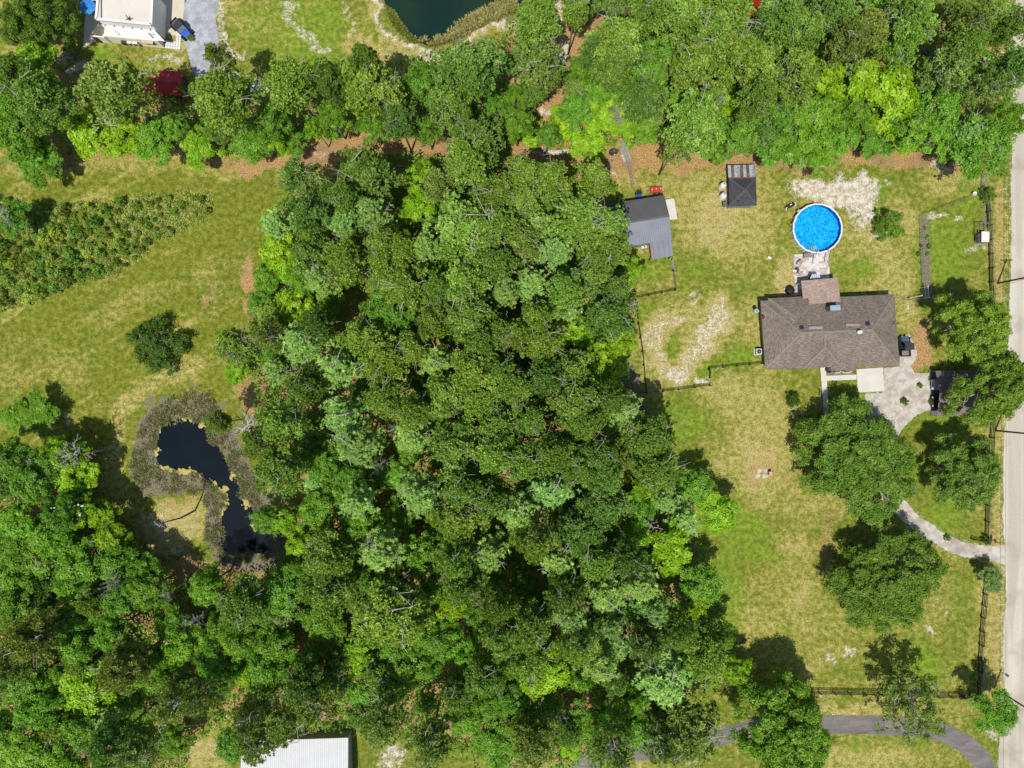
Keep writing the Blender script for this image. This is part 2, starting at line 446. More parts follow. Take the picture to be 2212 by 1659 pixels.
    sc = 1 - sstep(sdf(wx, wy, SCRUB), -8, 4); lush = mx(lush, 0.75 * sc); dry = dry * (1-sc) + sc * (0.35 + mid*0.5 - 0.1)
    ms = 1 - sstep(sdf(wx, wy, MARSH_OUT), -8, 8); mud = mx(mud, 0.95 * ms)
    pnd = sdf(x, y, POND)
    far = sstep(np.maximum(np.abs(x-1106) - 1130, np.abs(y-829) - 860), 0, 200)
    mulch = mx(mulch * (1-far), 0.8 * far)
    return [np.clip(a, 0, 1) for a in (dry, sand, mulch, lush, olive, mud)] + [pnd, sdf(x, y, LAKE)]

def axis(lo, hi, step, far):
    a = np.arange(lo, hi + 1e-6, step)
    ext = []; d = step; p = hi
    while p < far:
        d *= 1.45; p += d; ext.append(p)
    ext = np.array(ext)
    return np.concatenate([-(ext[::-1]), a, ext])
gx = axis(-98, 98, 0.40, 5000); gy = axis(-75, 75, 0.40, 5000)
XX, YY = np.meshgrid(gx, gy)
vx = XX / S + 1106.0; vy = 829.5 - YY / S
dry, sand, mulch, lush, olive, mud, pnd, lak = ground_masks(vx, vy)
ZZ = -1.3 * (1 - sstep(pnd, -26, 4)) - 1.6 * (1 - sstep(lak, -30, 5))
nx, ny = len(gx), len(gy)
idx = np.arange(nx * ny).reshape(ny, nx)
gf = np.stack([idx[:-1, :-1], idx[:-1, 1:], idx[1:, 1:], idx[1:, :-1]], -1).reshape(-1, 4)

def ground_material():
    m = bpy.data.materials.new('ground_cover'); t = NT(m)
    pos = t.n('NewGeometry').outputs['Position']
    a1 = t.n('SeparateColor'); t.set(a1.inputs[0], t.n('Attribute', attribute_name='ma').outputs['Color'])
    a2 = t.n('SeparateColor'); t.set(a2.inputs[0], t.n('Attribute', attribute_name='mb').outputs['Color'])
    dry, sand, mul = a1.outputs; lush, oliv, mud = a2.outputs
    n_s = t.noise(pos, 2.3, 4, 0.65)        # tufts of 40 cm
    n_m = t.noise(pos, 0.75, 4, 0.6, 0.6)
    n_l = t.noise(pos, 0.16, 3, 0.55)
    n_f = t.noise(pos, 7.0, 2, 0.6)
    n_x = t.noise(pos, 1.1, 6, 0.75)
    mpx = t.n('Mapping'); t.set(mpx.inputs['Vector'], pos); mpx.inputs['Scale'].default_value = (0.12, 1.1, 1.0)
    n_w = t.noise(mpx.outputs[0], 0.9, 3, 0.6)      # faint mowing rows
    n_v = t.noise(pos, 4.5, 5, 0.8)                 # single tufts
    def layer(mask, noise, amp, lo, hi):
        return t.step(t.math('ADD', mask, t.math('MULTIPLY', t.math('SUBTRACT', noise, 0.5), amp)), lo, hi)
    fine = t.math('ADD', t.math('MULTIPLY', n_v, 0.6), t.math('MULTIPLY', n_x, 0.4))
    green = t.mix(t.step(n_x, 0.36, 0.64), A(104, 120, 40), A(142, 148, 56))
    green = t.mix(layer(lush, n_l, 1.2, 0.2, 1.0), green, t.mix(t.step(n_x, 0.36, 0.64), A(104, 138, 38), A(146, 166, 54)))
    green = t.mix(layer(oliv, n_l, 0.8, 0.2, 1.0), green, t.mix(t.step(n_x, 0.36, 0.64), A(102, 118, 34), A(146, 146, 54)))
    dsoft = t.math('ADD', dry, t.math('MULTIPLY', t.math('SUBTRACT', n_w, 0.5), 0.5))
    straw = t.mix(t.step(n_v, 0.35, 0.65), A(172, 152, 92), A(210, 194, 140))
    yel = t.mix(t.step(n_x, 0.36, 0.64), A(150, 146, 60), A(182, 172, 90))
    col = t.mix(layer(dsoft, n_x, 0.8, 0.10, 0.75), green, yel)
    col = t.mix(layer(dsoft, fine, 3.6, 0.45, 1.1), col, straw)
    mulc = t.mix(t.step(n_v, 0.40, 0.60), A(158, 122, 76), A(208, 170, 116))
    mulc = t.mix(t.step(n_l, 0.45, 0.7), mulc, A(166, 134, 96))
    col = t.mix(layer(mul, fine, 3.0, 0.28, 0.80), col, mulc)
    mudc = t.mix(t.step(n_v, 0.42, 0.60), A(108, 102, 78), A(158, 148, 124))
    col = t.mix(layer(mud, fine, 2.0, 0.35, 0.70), col, mudc)
    sanc = t.mix(t.step(n_x, 0.38, 0.62), A(206, 190, 164), A(232, 222, 204))
    col = t.mix(layer(sand, fine, 3.0, 0.30, 0.85), col, sanc)
    g = t.math('ADD', t.math('ADD', t.math('MULTIPLY', t.math('SUBTRACT', n_v, 0.5), 1.5), t.math('MULTIPLY', t.math('SUBTRACT', n_x, 0.5), 0.7)), 1.0)
    col = t.mix(1.0, col, t.n('CombineColor', Red=g, Green=g, Blue=g).outputs[0], 'MULTIPLY')
    b = t.bump(t.math('ADD', n_s, t.math('MULTIPLY', n_f, 0.6)), 0.6, 0.12)
    t.out(t.bsdf(col, 0.95, 0.1, 0, b))
    return m
gm = arr_mesh('ground', np.stack([XX.ravel(), YY.ravel(), ZZ.ravel()], -1), gf, ground_material(), smooth=True)
for nm, ch in (('ma', (dry, sand, mulch)), ('mb', (lush, olive, mud))):
    at = gm.attributes.new(nm, 'FLOAT_COLOR', 'POINT')
    at.data.foreach_set('color', np.stack([c.ravel() for c in ch] + [np.ones(nx*ny)], -1).astype(np.float32).ravel())
g_o = link('ground', gm); g_o['kind'] = 'structure'; g_o['label'] = 'lawns, meadow, sandy patches and leaf-strewn forest floor'

# ---------------------------------------------------------------- laid surfaces
def sheet(name, pts, z, m, label, jit=0.25, seed=1, kind='structure', step=0.35):
    """flat sheet with a ragged outline"""
    r = random.Random(seed); out = []
    W = [P(*p) for p in pts]
    for a, b in zip(W, W[1:] + W[:1]):
        d = b - a; n = max(1, int(d.length / step)); nrm = Vector((-d.y, d.x, 0)).normalized() if d.length else Vector()
        for k in range(n):
            q = a + d * (k / n)
            w = float(fbm(np.array([q.x]), np.array([q.y]), 3.0, 60 + seed, 3)[0] - 0.5) * 2.6 + r.uniform(-0.35, 0.35)
            out.append(q + nrm * w * jit)
    mb = MB(); mb.add([(p.x, p.y, z) for p in out], [tuple(range(len(out)))])
    o = mb.build(name, m)
    if o.data.polygons[0].normal.z < 0: o.data.flip_normals()
    tag(o, label, None, None, kind)
    return o
def dirt_mat(name, c1, c2, c3, scale=0.8, streak=None, bump=0.4, dark=0.25):
    m = bpy.data.materials.new(name); t = NT(m)
    pos = t.n('NewGeometry').outputs['Position']
    v = pos
    if streak:
        mp = t.n('Mapping'); t.set(mp.inputs['Vector'], pos); mp.inputs['Scale'].default_value = streak; v = mp.outputs[0]
    n1 = t.noise(v, scale, 5, 0.6, 0.5); n2 = t.noise(pos, scale * 5, 3, 0.65); n3 = t.noise(pos, scale * 0.25, 3)
    col = t.mix(t.step(n1, 0.38, 0.62), c1, c2)
    col = t.mix(t.step(n3, 0.5, 0.72), col, c3)
    g = t.math('ADD', t.math('MULTIPLY', n2, dark * 2), 1 - dark)
    col = t.mix(1.0, col, t.n('CombineColor', Red=g, Green=g, Blue=g).outputs[0], 'MULTIPLY')
    t.out(t.bsdf(col, 0.95, 0.1, 0, t.bump(n2, bump, 0.05)))
    return m
ROADM = dirt_mat('road_dirt', A(220, 212, 196), A(200, 190, 172), A(184, 172, 152), 0.6, (1.0, 0.05, 1.0), dark=0.16)
SHELL = dirt_mat('crushed_shell', A(218, 210, 198), A(190, 180, 166), A(172, 162, 146), 0.9, dark=0.3)
GRAVEL = dirt_mat('grey_gravel', A(196, 198, 202), A(172, 174, 180), A(160, 160, 164), 0.7, dark=0.4)
ASPH = dirt_mat('old_asphalt', A(122, 117, 112), A(142, 136, 130), A(130, 122, 114), 0.6, (0.4, 1.6, 1.0), dark=0.25)
CONC = M('concrete', A(232, 226, 214), 0.85, vary=0.08, scale=0.7, fine=0.06)
CREAMC = M('cream_concrete', A(228, 216, 194), 0.85, vary=0.06, scale=0.6, fine=0.05)
road = [(2195,-120),(2191,50),(2186,350),(2184,415),(2186,515),(2181,615),(2179,740),(2174,890),(2169,1005),(2166,1105),(2170,1205),(2171,1270),(2169,1420),(2164,1510),(2157,1595),(2154,1800),
        (2290,1800),(2300,1300),(2305,800),(2315,300),(2320,-120)]
sheet('dirt_road', road, 0.012, ROADM, 'pale dirt road running along the right edge', 0.28, 3)
drive = [(1909,795),(1943,790),(1944,765),(1950,735),(1962,722),(1978,745),(1981,768),(1966,790),(1975,806),(2012,806),(2014,884),(1981,894),(1954,920),(1935,960),(1925,1005),(1938,1045),(1956,1080),(1989,1117),(2034,1152),(2084,1174),(2130,1182),(2172,1180),
         (2172,1222),(2150,1216),(2128,1204),(2084,1204),(2034,1182),(1984,1152),(1956,1130),(1926,1095),(1896,1055),(1879,1005),(1874,930),(1871,852),(1905,850)]
sheet('shell_driveway', drive, 0.018, SHELL, 'curving pale crushed shell driveway from the road to the house', 0.30, 4)
gdrive = [(398,30),(410,-60),(474,-60),(472,0),(466,45),(474,98),(468,118),(472,145),(505,155),(553,178),(585,190),(575,210),(530,205),(470,190),(425,176),(412,140),(400,100),(396,60)]
sheet('gravel_drive', gdrive, 0.014, GRAVEL, 'grey gravel drive beside the cream house', 0.3, 5)
asph = [(1240,1700),(1236,1640),(1300,1600),(1420,1600),(1500,1585),(1580,1565),(1640,1552),(1700,1548),(1800,1546),(1880,1545),(1950,1550),(2010,1556),(2060,1570),(2100,1592),(2135,1625),(2156,1665),(2156,1700),(2120,1700),(2100,1650),(2070,1620),(2035,1603),(1990,1592),(1900,1588),(1830,1586),(1700,1590),(1580,1605),(1500,1625),(1420,1640),(1310,1645),(1275,1700)]
sheet('asphalt_drive', asph, 0.016, ASPH, 'dark grey asphalt drive curving along the bottom', 0.12, 6)
def slab(name, pts, z, m, label, kind='structure'):
    mb = MB(); mb.prism([P(*p)[:2] for p in pts], -0.05, z)
    o = mb.build(name, m); tag(o, label, None, None, kind); return o
zz = lambda x, y: (1630.9 + x * 0.2894, 583.2 + y * 0.2894)
slab('concrete_walk', [zz(487,728), zz(527,728), zz(532,790), zz(756,780), zz(757,818), zz(535,828), zz(548,1020), (1794,926), (1784,934), zz(495,830)], 0.05, CONC, 'white concrete front walk ending under the oak')
slab('concrete_apron', [zz(756,735), zz(955,728), zz(962,903), zz(768,915)], 0.06, CONC, 'white concrete slab in front of the garage')
z3 = lambda x, y: (1317.7 + x * 0.2723, 302.4 + y * 0.2723)
slab('barn_slab', [z3(440,475), z3(508,465), z3(533,627), z3(476,633)], 0.06, CONC, 'pale concrete slab at the end of the metal barn')
z4 = lambda x, y: (151.2 + x * 0.2213, y * 0.2213)
slab('house_terrace', [z4(130,465), z4(152,140), z4(160,-80), z4(1120,-80), z4(1118,60), z4(1085,355), z4(930,330), z4(925,470), z4(400,415), z4(250,402)], 0.05, CREAMC, 'cream concrete terrace round the cream house')

# ---------------------------------------------------------------- water
def water_mat(name, c1, c2, scale=0.2, rough=0.06):
    m = bpy.data.materials.new(name); t = NT(m)
    pos = t.n('NewGeometry').outputs['Position']
    n1 = t.noise(pos, scale, 3); n2 = t.noise(pos, 1.6, 3)
    col = t.mix(t.step(n1, 0.35, 0.7), c1, c2)
    t.out(t.bsdf(col, rough, 0.22, 0, t.bump(n2, 0.08, 0.03)))
    return m
def water(name, poly, z, m, label):
    W = [P(*p) for p in poly]
    cx = sum((p.x for p in W)) / len(W); cy = sum((p.y for p in W)) / len(W)
    mb = MB(); mb.add([(p.x + (p.x-cx)*0.05, p.y + (p.y-cy)*0.05, z) for p in W], [tuple(range(len(W)))])
    o = mb.build(name, m)
    if o.data.polygons[0].normal.z < 0: o.data.flip_normals()
    tag(o, label, None, None, 'structure'); return o
water('pond_water', POND, -0.22, water_mat('dark_pond_water', (0.004, 0.007, 0.010, 1), (0.006, 0.011, 0.015, 1), 0.12), 'dark still water of the kidney-shaped pond')
water('lake_water', LAKE, -0.30, water_mat('green_lake_water', (0.006, 0.022, 0.018, 1), (0.014, 0.032, 0.018, 1), 0.10), 'dark green water of the pond at the top edge')
# ---------------------------------------------------------------- foliage builders
def norm(a): return a / (np.linalg.norm(a, axis=-1, keepdims=True) + 1e-9)
def rdir(r, n, up=0.0):
    d = r.normal(size=(n, 3)); d = norm(d); d[:, 2] += up
    return norm(d)
def blades(r, C, n, L, W, up, flat=1.0, hint=None):
    """n needle fans around each centre, wide at the tip (triangles)"""
    N = len(C) * n
    c = np.repeat(C, n, 0)
    d = rdir(r, N, up); d[:, 2] *= flat; d = norm(d)
    if hint is None: s = norm(np.cross(d, rdir(r, N)))
    else:
        h = np.repeat(hint, n, 0); d = norm(d + h * 0.5)
        s = norm(np.cross(norm(h + rdir(r, N) * 0.55), d))
    l = L * r.uniform(0.7, 1.2, (N, 1)); w = W * r.uniform(0.7, 1.3, (N, 1))
    a = c - s * w * 0.12; tip = c + d * l
    v = np.stack([c - d * 0.05, tip - s * w * 0.5, tip + s * w * 0.5], 1).reshape(-1, 3)
    return v, np.arange(len(v)).reshape(-1, 3)
def leaves(r, C, n, rad, size, up, flat=0.7, hint=None):
    """n leaf quads scattered in a flattened ball round each centre"""
    N = len(C) * n
    off = rdir(r, N) * (r.random((N, 1)) ** 0.4) * rad; off[:, 2] *= flat
    c = np.repeat(C, n, 0) + off
    nr = rdir(r, N, up)
    if hint is not None: nr = norm(np.repeat(hint, n, 0) * 0.9 + nr * 0.75)
    u = norm(np.cross(nr, rdir(r, N))); w = np.cross(nr, u)
    s = size * r.uniform(0.65, 1.3, (N, 1))
    v = np.stack([c - u*s, c + w*s*0.55, c + u*s, c - w*s*0.55], 1).reshape(-1, 3)
    return v, np.arange(len(v)).reshape(-1, 4)
def tri2(f): return np.concatenate([f[:, [0, 1, 2]], f[:, [0, 2, 3]]])

def limb_path(r, a, b, k=4, sag=0.0, wob=0.12):
    a = np.array(a, float); b = np.array(b, float); L = np.linalg.norm(b - a)
    out = []
    for i in range(k + 1):
        t = i / k
        p = a + (b - a) * t + r.normal(size=3) * wob * L * 0.25 * math.sin(math.pi * t)
        p[2] += sag * L * math.sin(math.pi * t)
        out.append(p)
    return out

def make_pine(seed, Rr=4.4, Ht=20.0, depth=8.5, nb=30, per_lobe=18, blade=13, tl=0.40, gap=0.0, lr0=1.0):
    """tall trunk, rising limbs, and a cauliflower crown of needle puffs gathered at the limb ends"""
    r = np.random.default_rng(seed)
    wood = MB(); lean = r.normal(size=2) * 0.25
    top = np.array([lean[0], lean[1], Ht - 0.8])
    wood.tube([(0, 0, -0.3), (lean[0]*0.3, lean[1]*0.3, Ht*0.4), (lean[0]*0.7, lean[1]*0.7, Ht*0.75), tuple(top)], [0.26, 0.21, 0.15, 0.04], 7)
    L_ = []; lob = r.uniform(0.72, 1.15, 6); ph = r.uniform(0, 6.3)
    limbs = MB()
    for i in range(nb):
        t = (i + r.random()) / nb
        z0 = Ht - depth + t * (depth - 1.2)
        az = i * 2.39996 + r.normal() * 0.3
        L = (Rr - 0.5) * (0.70 + 0.85 * t if t < 0.30 else 0.97 * (1 - ((t - 0.30) / 0.70) ** 1.4 * 0.82)) * lob[int(((az + ph) % 6.283) / 6.283 * 6) % 6] * r.uniform(0.85, 1.12)
        if r.random() < gap: continue
        base = np.array([lean[0]*z0/Ht, lean[1]*z0/Ht, z0]); tip = base + np.array([math.cos(az)*L, math.sin(az)*L, L * (0.20 + 0.35 * t)])
        pth = limb_path(r, base, tip, 4, -0.05)
        limbs.tube([tuple(p) for p in pth], [0.09, 0.07, 0.055, 0.04, 0.02], 4, False)
        L_.append((tip, lr0 * r.uniform(0.75, 1.25)))
        side = np.array([-math.sin(az), math.cos(az), 0.1])
        if L > 1.6:
            for sg in (-1, 1):
                if r.random() < 0.72:
                    q = base + (tip - base) * r.uniform(0.5, 0.78) + side * sg * L * r.uniform(0.16, 0.32); L_.append((q, lr0 * r.uniform(0.65, 1.1)))
                    limbs.tube([tuple(pth[2]), tuple(q)], [0.045, 0.015], 3, False)
    L_.append((top, lr0)); L_.append((top + r.normal(size=3) * 0.5, lr0 * 0.8))
    C = []; T = []; HN = []
    for (p, lr) in L_:
        d = rdir(r, per_lobe, 0.45); lt = np.clip(r.normal(0.5, 0.14), 0.1, 0.9)
        C.append(p + d * lr * (0.70 + 0.30 * r.random((per_lobe, 1))) * np.array([1, 1, 0.70])); T.append(np.clip(lt + r.normal(0, 0.14, per_lobe), 0, 1)); HN.append(d)
    for k in range(4):   # bare dead limbs
        z0 = Ht - depth * r.uniform(0.1, 1.05); az = r.uniform(0, 6.28); L = Rr * r.uniform(0.7, 1.05)
        b = np.array([0, 0, z0]); e = b + np.array([math.cos(az)*L, math.sin(az)*L, L * r.uniform(0.35, 0.95)])
        pth = limb_path(r, b, e, 4, 0.1, 0.7)
        limbs.tube([tuple(p) for p in pth], [0.085, 0.075, 0.06, 0.045, 0.025], 4, False)
        for q in range(7):
            p = pth[1 + q % 4]; e2 = p + r.normal(size=3) * 0.55 + np.array([math.cos(az), math.sin(az), 0.4]) * 0.4; limbs.tube([tuple(p), tuple((p + e2) / 2 + r.normal(size=3) * 0.12), tuple(e2)], [0.045, 0.035, 0.02], 3, False)
    C = np.concatenate(C); tt = np.concatenate(T)
    v, f = blades(r, C, blade, tl, 0.19, 0.4, hint=np.concatenate(HN))
    tint = np.clip(np.repeat(tt, blade) + r.normal(0, 0.16, len(f)), 0, 1)
    return wood, limbs, (v, f, tint), NEEDLE, BARKP

def crown_points(r, n, Rr, zc, hz, lobes, shell=0.5):
    """clump centres on the upper skin of many separate lobes, with sprigs reaching out of them"""
    cs = []; rs = []; out = r.uniform(0.82, 1.12, 8); ph = r.uniform(0, 6.28)
    for k in range(lobes):
        a = k * 2.39996 + r.normal() * 0.25; q = math.sqrt((k + 0.5) / lobes)
        lr = Rr * (1.05 / math.sqrt(lobes)) * r.uniform(0.75, 1.3)
        rad = (Rr - lr * 0.45) * q * out[int(((a + ph) % 6.283) / 6.283 * 8) % 8]
        cs.append((math.cos(a) * rad, math.sin(a) * rad, zc + hz * (0.55 - 0.95 * q * q) + r.normal() * hz * 0.16)); rs.append(lr)
    cs = np.array(cs); rs = np.array(rs)
    w = rs ** 2 / (rs ** 2).sum()
    pick = r.choice(lobes, n, p=w)
    d = rdir(r, n, 0.45)
    q = (1 - r.random((n, 1)) ** 1.8 * shell)
    sprig = (r.random((n, 1)) < 0.16) * r.uniform(0.1, 0.55, (n, 1))
    p = cs[pick] + d * rs[pick][:, None] * (q + sprig) * np.array([1, 1, 0.66])
    return p, cs, rs, pick, d

def make_broad(seed, Rr=4.0, Ht=13.0, n=330, per=20, leaf=0.24, lobes=9, hz=3.2, dark_bark=False, up=0.8, clump=0.62, bare=3, zfrac=0.70):
    r = np.random.default_rng(seed)
    zc = Ht * zfrac
    p, cs, rs, pick, dn_ = crown_points(r, n, Rr, zc, hz, lobes)
    p[:, 2] = np.clip(p[:, 2], 0.5, Ht)
    wood = MB(); limbs = MB()
    fork = Ht * 0.34
    wood.tube([(0, 0, -0.3), (0.1, 0.05, fork * 0.5), (0.05, -0.08, fork), (0, 0, zc)], [0.035*Rr + 0.14, 0.03*Rr + 0.1, 0.026*Rr + 0.08, 0.05], 7)
    for k in range(len(cs)):
        a = np.array([0, 0, fork * r.uniform(0.85, 1.3)])
        pth = limb_path(r, a, cs[k], 4, 0.06, 0.25)
        limbs.tube([tuple(q) for q in pth], [0.02*Rr + 0.05, 0.017*Rr + 0.04, 0.013*Rr + 0.03, 0.01*Rr + 0.02, 0.02], 5, False)
        mine = np.where(pick == k)[0][:12]
        for j in mine:
            limbs.tube([tuple(cs[k]), tuple(cs[k] * 0.45 + p[j] * 0.55 + r.normal(size=3) * 0.15), tuple(p[j])], [0.045, 0.03, 0.012], 3, False)
    for k in range(bare):
        j = r.integers(len(cs)); d = rdir(r, 1, 0.6)[0]
        e = cs[j] + d * rs[j] * 1.25
        pth = limb_path(r, cs[j], e, 3, 0, 0.4)
        limbs.tube([tuple(q) for q in pth], [0.075, 0.065, 0.05, 0.03], 4, False)
        for q in range(4):
            limbs.tube([tuple(pth[2]), tuple(pth[2] + r.normal(size=3) * 0.5 + d * 0.4)], [0.045, 0.02], 3, False)
    v, f = leaves(r, p, per, clump, leaf, up, hint=dn_)
    tt = np.clip(r.normal(0.5, 0.2, len(p)), 0, 1)
    tint = np.clip(np.repeat(tt, per) + r.normal(0, 0.17, len(f)), 0, 1)
    return wood, limbs, (v, f, tint), LEAF, BARKG

def make_cypress(seed, Rr=3.6, Ht=18.0, n=360):
    r = np.random.default_rng(seed)
    wood = MB(); limbs = MB(); C = []; D = []
    wood.tube([(0, 0, -0.3), (0.1, 0, Ht*0.5), (0, 0.1, Ht - 0.8)], [0.27, 0.18, 0.04], 7)
    nb = 46; depth = 8.0
    for i in range(nb):
        t = (i + r.random()) / nb; z0 = Ht - depth + t * (depth - 0.7); az = i * 2.39996 + r.normal() * 0.3
        L = Rr * (1.0 - 0.72 * t ** 1.6) * r.uniform(0.72, 1.15)
        b = np.array([0, 0, z0]); e = b + np.array([math.cos(az)*L, math.sin(az)*L, L * (0.05 + 0.3 * t)])
        limbs.tube([tuple(q) for q in limb_path(r, b, e, 3, -0.04)], [0.07, 0.05, 0.035, 0.014], 4, False)
        m = int(11 * (0.4 + L / Rr))
        for k in range(m):
            q = 0.25 + 0.75 * (k + r.random()) / m
            C.append(b + (e - b) * q + r.normal(size=3) * np.array([0.42, 0.42, 0.2])); D.append((e - b) / L)
    C = np.array(C); D = np.array(D)
    per = 15
    N = len(C) * per
    c = np.repeat(C, per, 0); d = norm(np.repeat(D, per, 0) * 0.7 + rdir(r, N, 0.15) * np.array([1, 1, 0.45]))
    s = norm(np.cross(d, np.array([0, 0, 1.0]) + r.normal(size=(N, 3)) * 0.35))
    l = 0.55 * r.uniform(0.6, 1.2, (N, 1)); w = 0.06 * r.uniform(0.7, 1.4, (N, 1))
    v = np.stack([c, c + d*l*0.5 - s*w, c + d*l, c + d*l*0.5 + s*w], 1).reshape(-1, 3)
    f = np.arange(len(v)).reshape(-1, 4)
    tint = np.clip(np.repeat(np.clip(r.normal(0.5, 0.17, len(C)), 0, 1), per) + r.normal(0, 0.15, N), 0, 1)
    for k in range(3):
        z0 = Ht - depth * r.uniform(0.05, 0.9); az = r.uniform(0, 6.28); L = Rr * r.uniform(0.6, 1.1)
        b = np.array([0, 0, z0]); e = b + np.array([math.cos(az)*L, math.sin(az)*L, L * 0.35]); pth = limb_path(r, b, e, 4, 0, 0.35)
        limbs.tube([tuple(p) for p in pth], [0.09, 0.08, 0.065, 0.05, 0.03], 4, False)
        for q in range(4): limbs.tube([tuple(pth[2+q % 2]), tuple(pth[2+q % 2] + r.normal(size=3) * 0.6)], [0.05, 0.02], 3, False)
    return wood, limbs, (v, f, tint), NEEDLE, BARKG

def make_dead(seed, Rr=3.5, Ht=11.0, n=10, snag=False):
    r = np.random.default_rng(seed); wood = MB(); limbs = MB()
    wood.tube([(0, 0, -0.3), (r.normal()*0.2, r.normal()*0.2, Ht*0.45), (r.normal()*0.25, r.normal()*0.25, Ht*0.75), (0, 0, Ht)], [0.30, 0.22, 0.17, 0.08 if snag else 0.03], 7)
    def grow(p, d, L, rad, lev):
        e = p + d * L
        pth = limb_path(r, p, e, 3, 0.02, 0.35)
        limbs.tube([tuple(q) for q in pth], [rad, rad*0.85, rad*0.65, rad*0.4], 5 if lev == 0 else 3, False)
        if lev < (1 if snag else 3):
            for k in range(3 if lev else 4):
                q = pth[r.integers(1, 4)]
                grow(q, norm((d + rdir(r, 1, 0.2)[0] * 0.9)[None])[0], L * r.uniform(0.4, 0.65), rad * 0.62, lev + 1)
    for k in range(n):
        z0 = Ht * r.uniform(0.78 if snag else 0.5, 0.99); az = k * 2.39996 + r.random()
        d = norm(np.array([[math.cos(az), math.sin(az), r.uniform(0.0, 0.8)]]))[0]
        grow(np.array([0, 0, z0]), d, Rr * r.uniform(0.35, 0.75), 0.10 if snag else 0.13, 0)
    return wood, limbs

def make_shrub(seed, Rr=1.0, Ht=1.6, n=46, per=16, leaf=0.13):
    r = np.random.default_rng(seed)
    d = rdir(r, n, 0.45); p = d * (0.55 + 0.45 * r.random((n, 1))) * np.array([Rr*0.9, Rr*0.9, Ht*0.55]) + np.array([0, 0, Ht*0.42])
    p[:, 2] = np.clip(p[:, 2], 0.12, Ht)
    v, f = leaves(r, p, per, 0.26, leaf, 0.7)
    tint = np.clip(np.repeat(np.clip(r.normal(0.5, 0.2, n), 0, 1), per) + r.normal(0, 0.15, len(f)), 0, 1)
    limbs = MB()
    for j in range(0, n, 3): limbs.tube([(0, 0, -0.05), tuple(p[j] * np.array([0.4, 0.4, 0.5])), tuple(p[j])], [0.03, 0.022, 0.01], 3, False)
    return None, limbs, (v, f, tint), LEAF, BARKG

PROTO = {}
def proto(kind, i, made, Rr, Ht, depth):
    wood, limbs, fol, lm, bm_ = made
    tm = wood.mesh('trunk', bm_, smooth=True) if wood else None
    if tm: tm.name = 'trunk'
    bmn = limbs.mesh('branches', LIMB, smooth=True)
    cm = arr_mesh('crown', fol[0], fol[1], lm, fol[2])
    PROTO.setdefault(kind, []).append((tm, bmn, cm, Rr, Ht, depth))
for i in range(5): proto('A', i, make_pine(100 + i, nb=28 + 2*i), 4.4, 20.0, 8.5)
for i in range(3): proto('S', i, make_pine(200 + i, nb=26, per_lobe=12, gap=0.12, lr0=0.9, tl=0.40), 4.4, 20.0, 8.5)
for i in range(3): proto('C', i, make_cypress(300 + i), 3.7, 18.0, 8.0)
for i in range(5): proto('E', i, make_broad(400 + i, n=380, per=30, lobes=15, leaf=0.165, clump=0.54), 4.0, 13.0, 6.0)
for i in range(4): proto('D', i, make_broad(500 + i, n=320, per=26, lobes=13, leaf=0.20, clump=0.54, up=1.2, bare=1), 4.0, 13.0, 6.0)
for i in range(3): proto('F', i, make_broad(600 + i, Rr=9.0, Ht=12.5, n=2300, per=24, leaf=0.18, lobes=64, hz=5.2, clump=0.58, bare=9, zfrac=0.60), 9.0, 12.5, 7.0)
proto('G', 0, make_broad(650, Rr=6.0, Ht=12.0, n=340, per=20, leaf=0.18, lobes=26, hz=4.0, clump=0.5, bare=14, zfrac=0.66), 6.0, 12.0, 6.0)
for i in range(2): proto('K', i, make_broad(670 + i, Rr=4.0, Ht=5.2, n=420, per=24, leaf=0.14, lobes=18, hz=2.4, clump=0.42, up=0.5, bare=0, zfrac=0.48), 4.0, 5.2, 4.4)
for i in range(5): proto('B_shrub', i, make_shrub(700 + i), 1.0, 1.6, 1.4)

def hue(c, r, dv=0.16, dh=0.08):
    k = 1 + r.uniform(-dv, dv); h = r.uniform(-dh, dh)
    return (c[0] * k * (1 + h), c[1] * k, c[2] * k * (1 - h), 1.0)
COLK = {'A': (0.285, 0.440, 0.082), 'B': (0.205, 0.355, 0.074), 'S': (0.235, 0.345, 0.078), 'C': (0.300, 0.490, 0.125), 'D': (0.265, 0.465, 0.036), 'E': (0.185, 0.375, 0.048),
        'F': (0.165, 0.300, 0.048), 'G': (0.180, 0.290, 0.055), 'K': (0.105, 0.205, 0.036), 'O': (0.290, 0.370, 0.080)}
NAMEK = {'A': ('pine_tree', 'yellow-green pine'), 'B': ('pine_tree', 'dark green pine'), 'S': ('pine_tree', 'sparse pine'), 'C': ('cypress_tree', 'feathery conifer'),
         'D': ('broadleaf_tree', 'lime broadleaf tree'), 'E': ('broadleaf_tree', 'dark broadleaf tree'), 'F': ('oak_tree', 'broad oak'), 'G': ('oak_tree', 'thin oak'), 'K': ('evergreen_bush', 'dense evergreen bush'), 'O': ('pine_tree', 'olive-brown pine')}
_ones = 'zero one two three four five six seven eight nine ten eleven twelve thirteen fourteen fifteen sixteen seventeen eighteen nineteen'.split()
_tens = 'x x twenty thirty forty fifty sixty seventy eighty ninety'.split()
def words(n):
    n = max(0, min(99, n))
    return _ones[n] if n < 20 else _tens[n // 10] + ('-' + _ones[n % 10] if n % 10 else '')
def where(x, y): return '%s percent across, %s percent down' % (words(round(x / 22.12)), words(round(y / 16.59)))
HGT = {'A': 21, 'B': 19, 'S': 19, 'C': 18.5, 'D': 13, 'E': 13.5, 'O': 19}
tr = random.Random(5)
used_labels = set()
def zone(x, y):
    if y < 345: return 'top belt'
    if x < 330: return 'lower-left wood'
    if y > 1480: return 'bottom trees'
    return 'central wood'
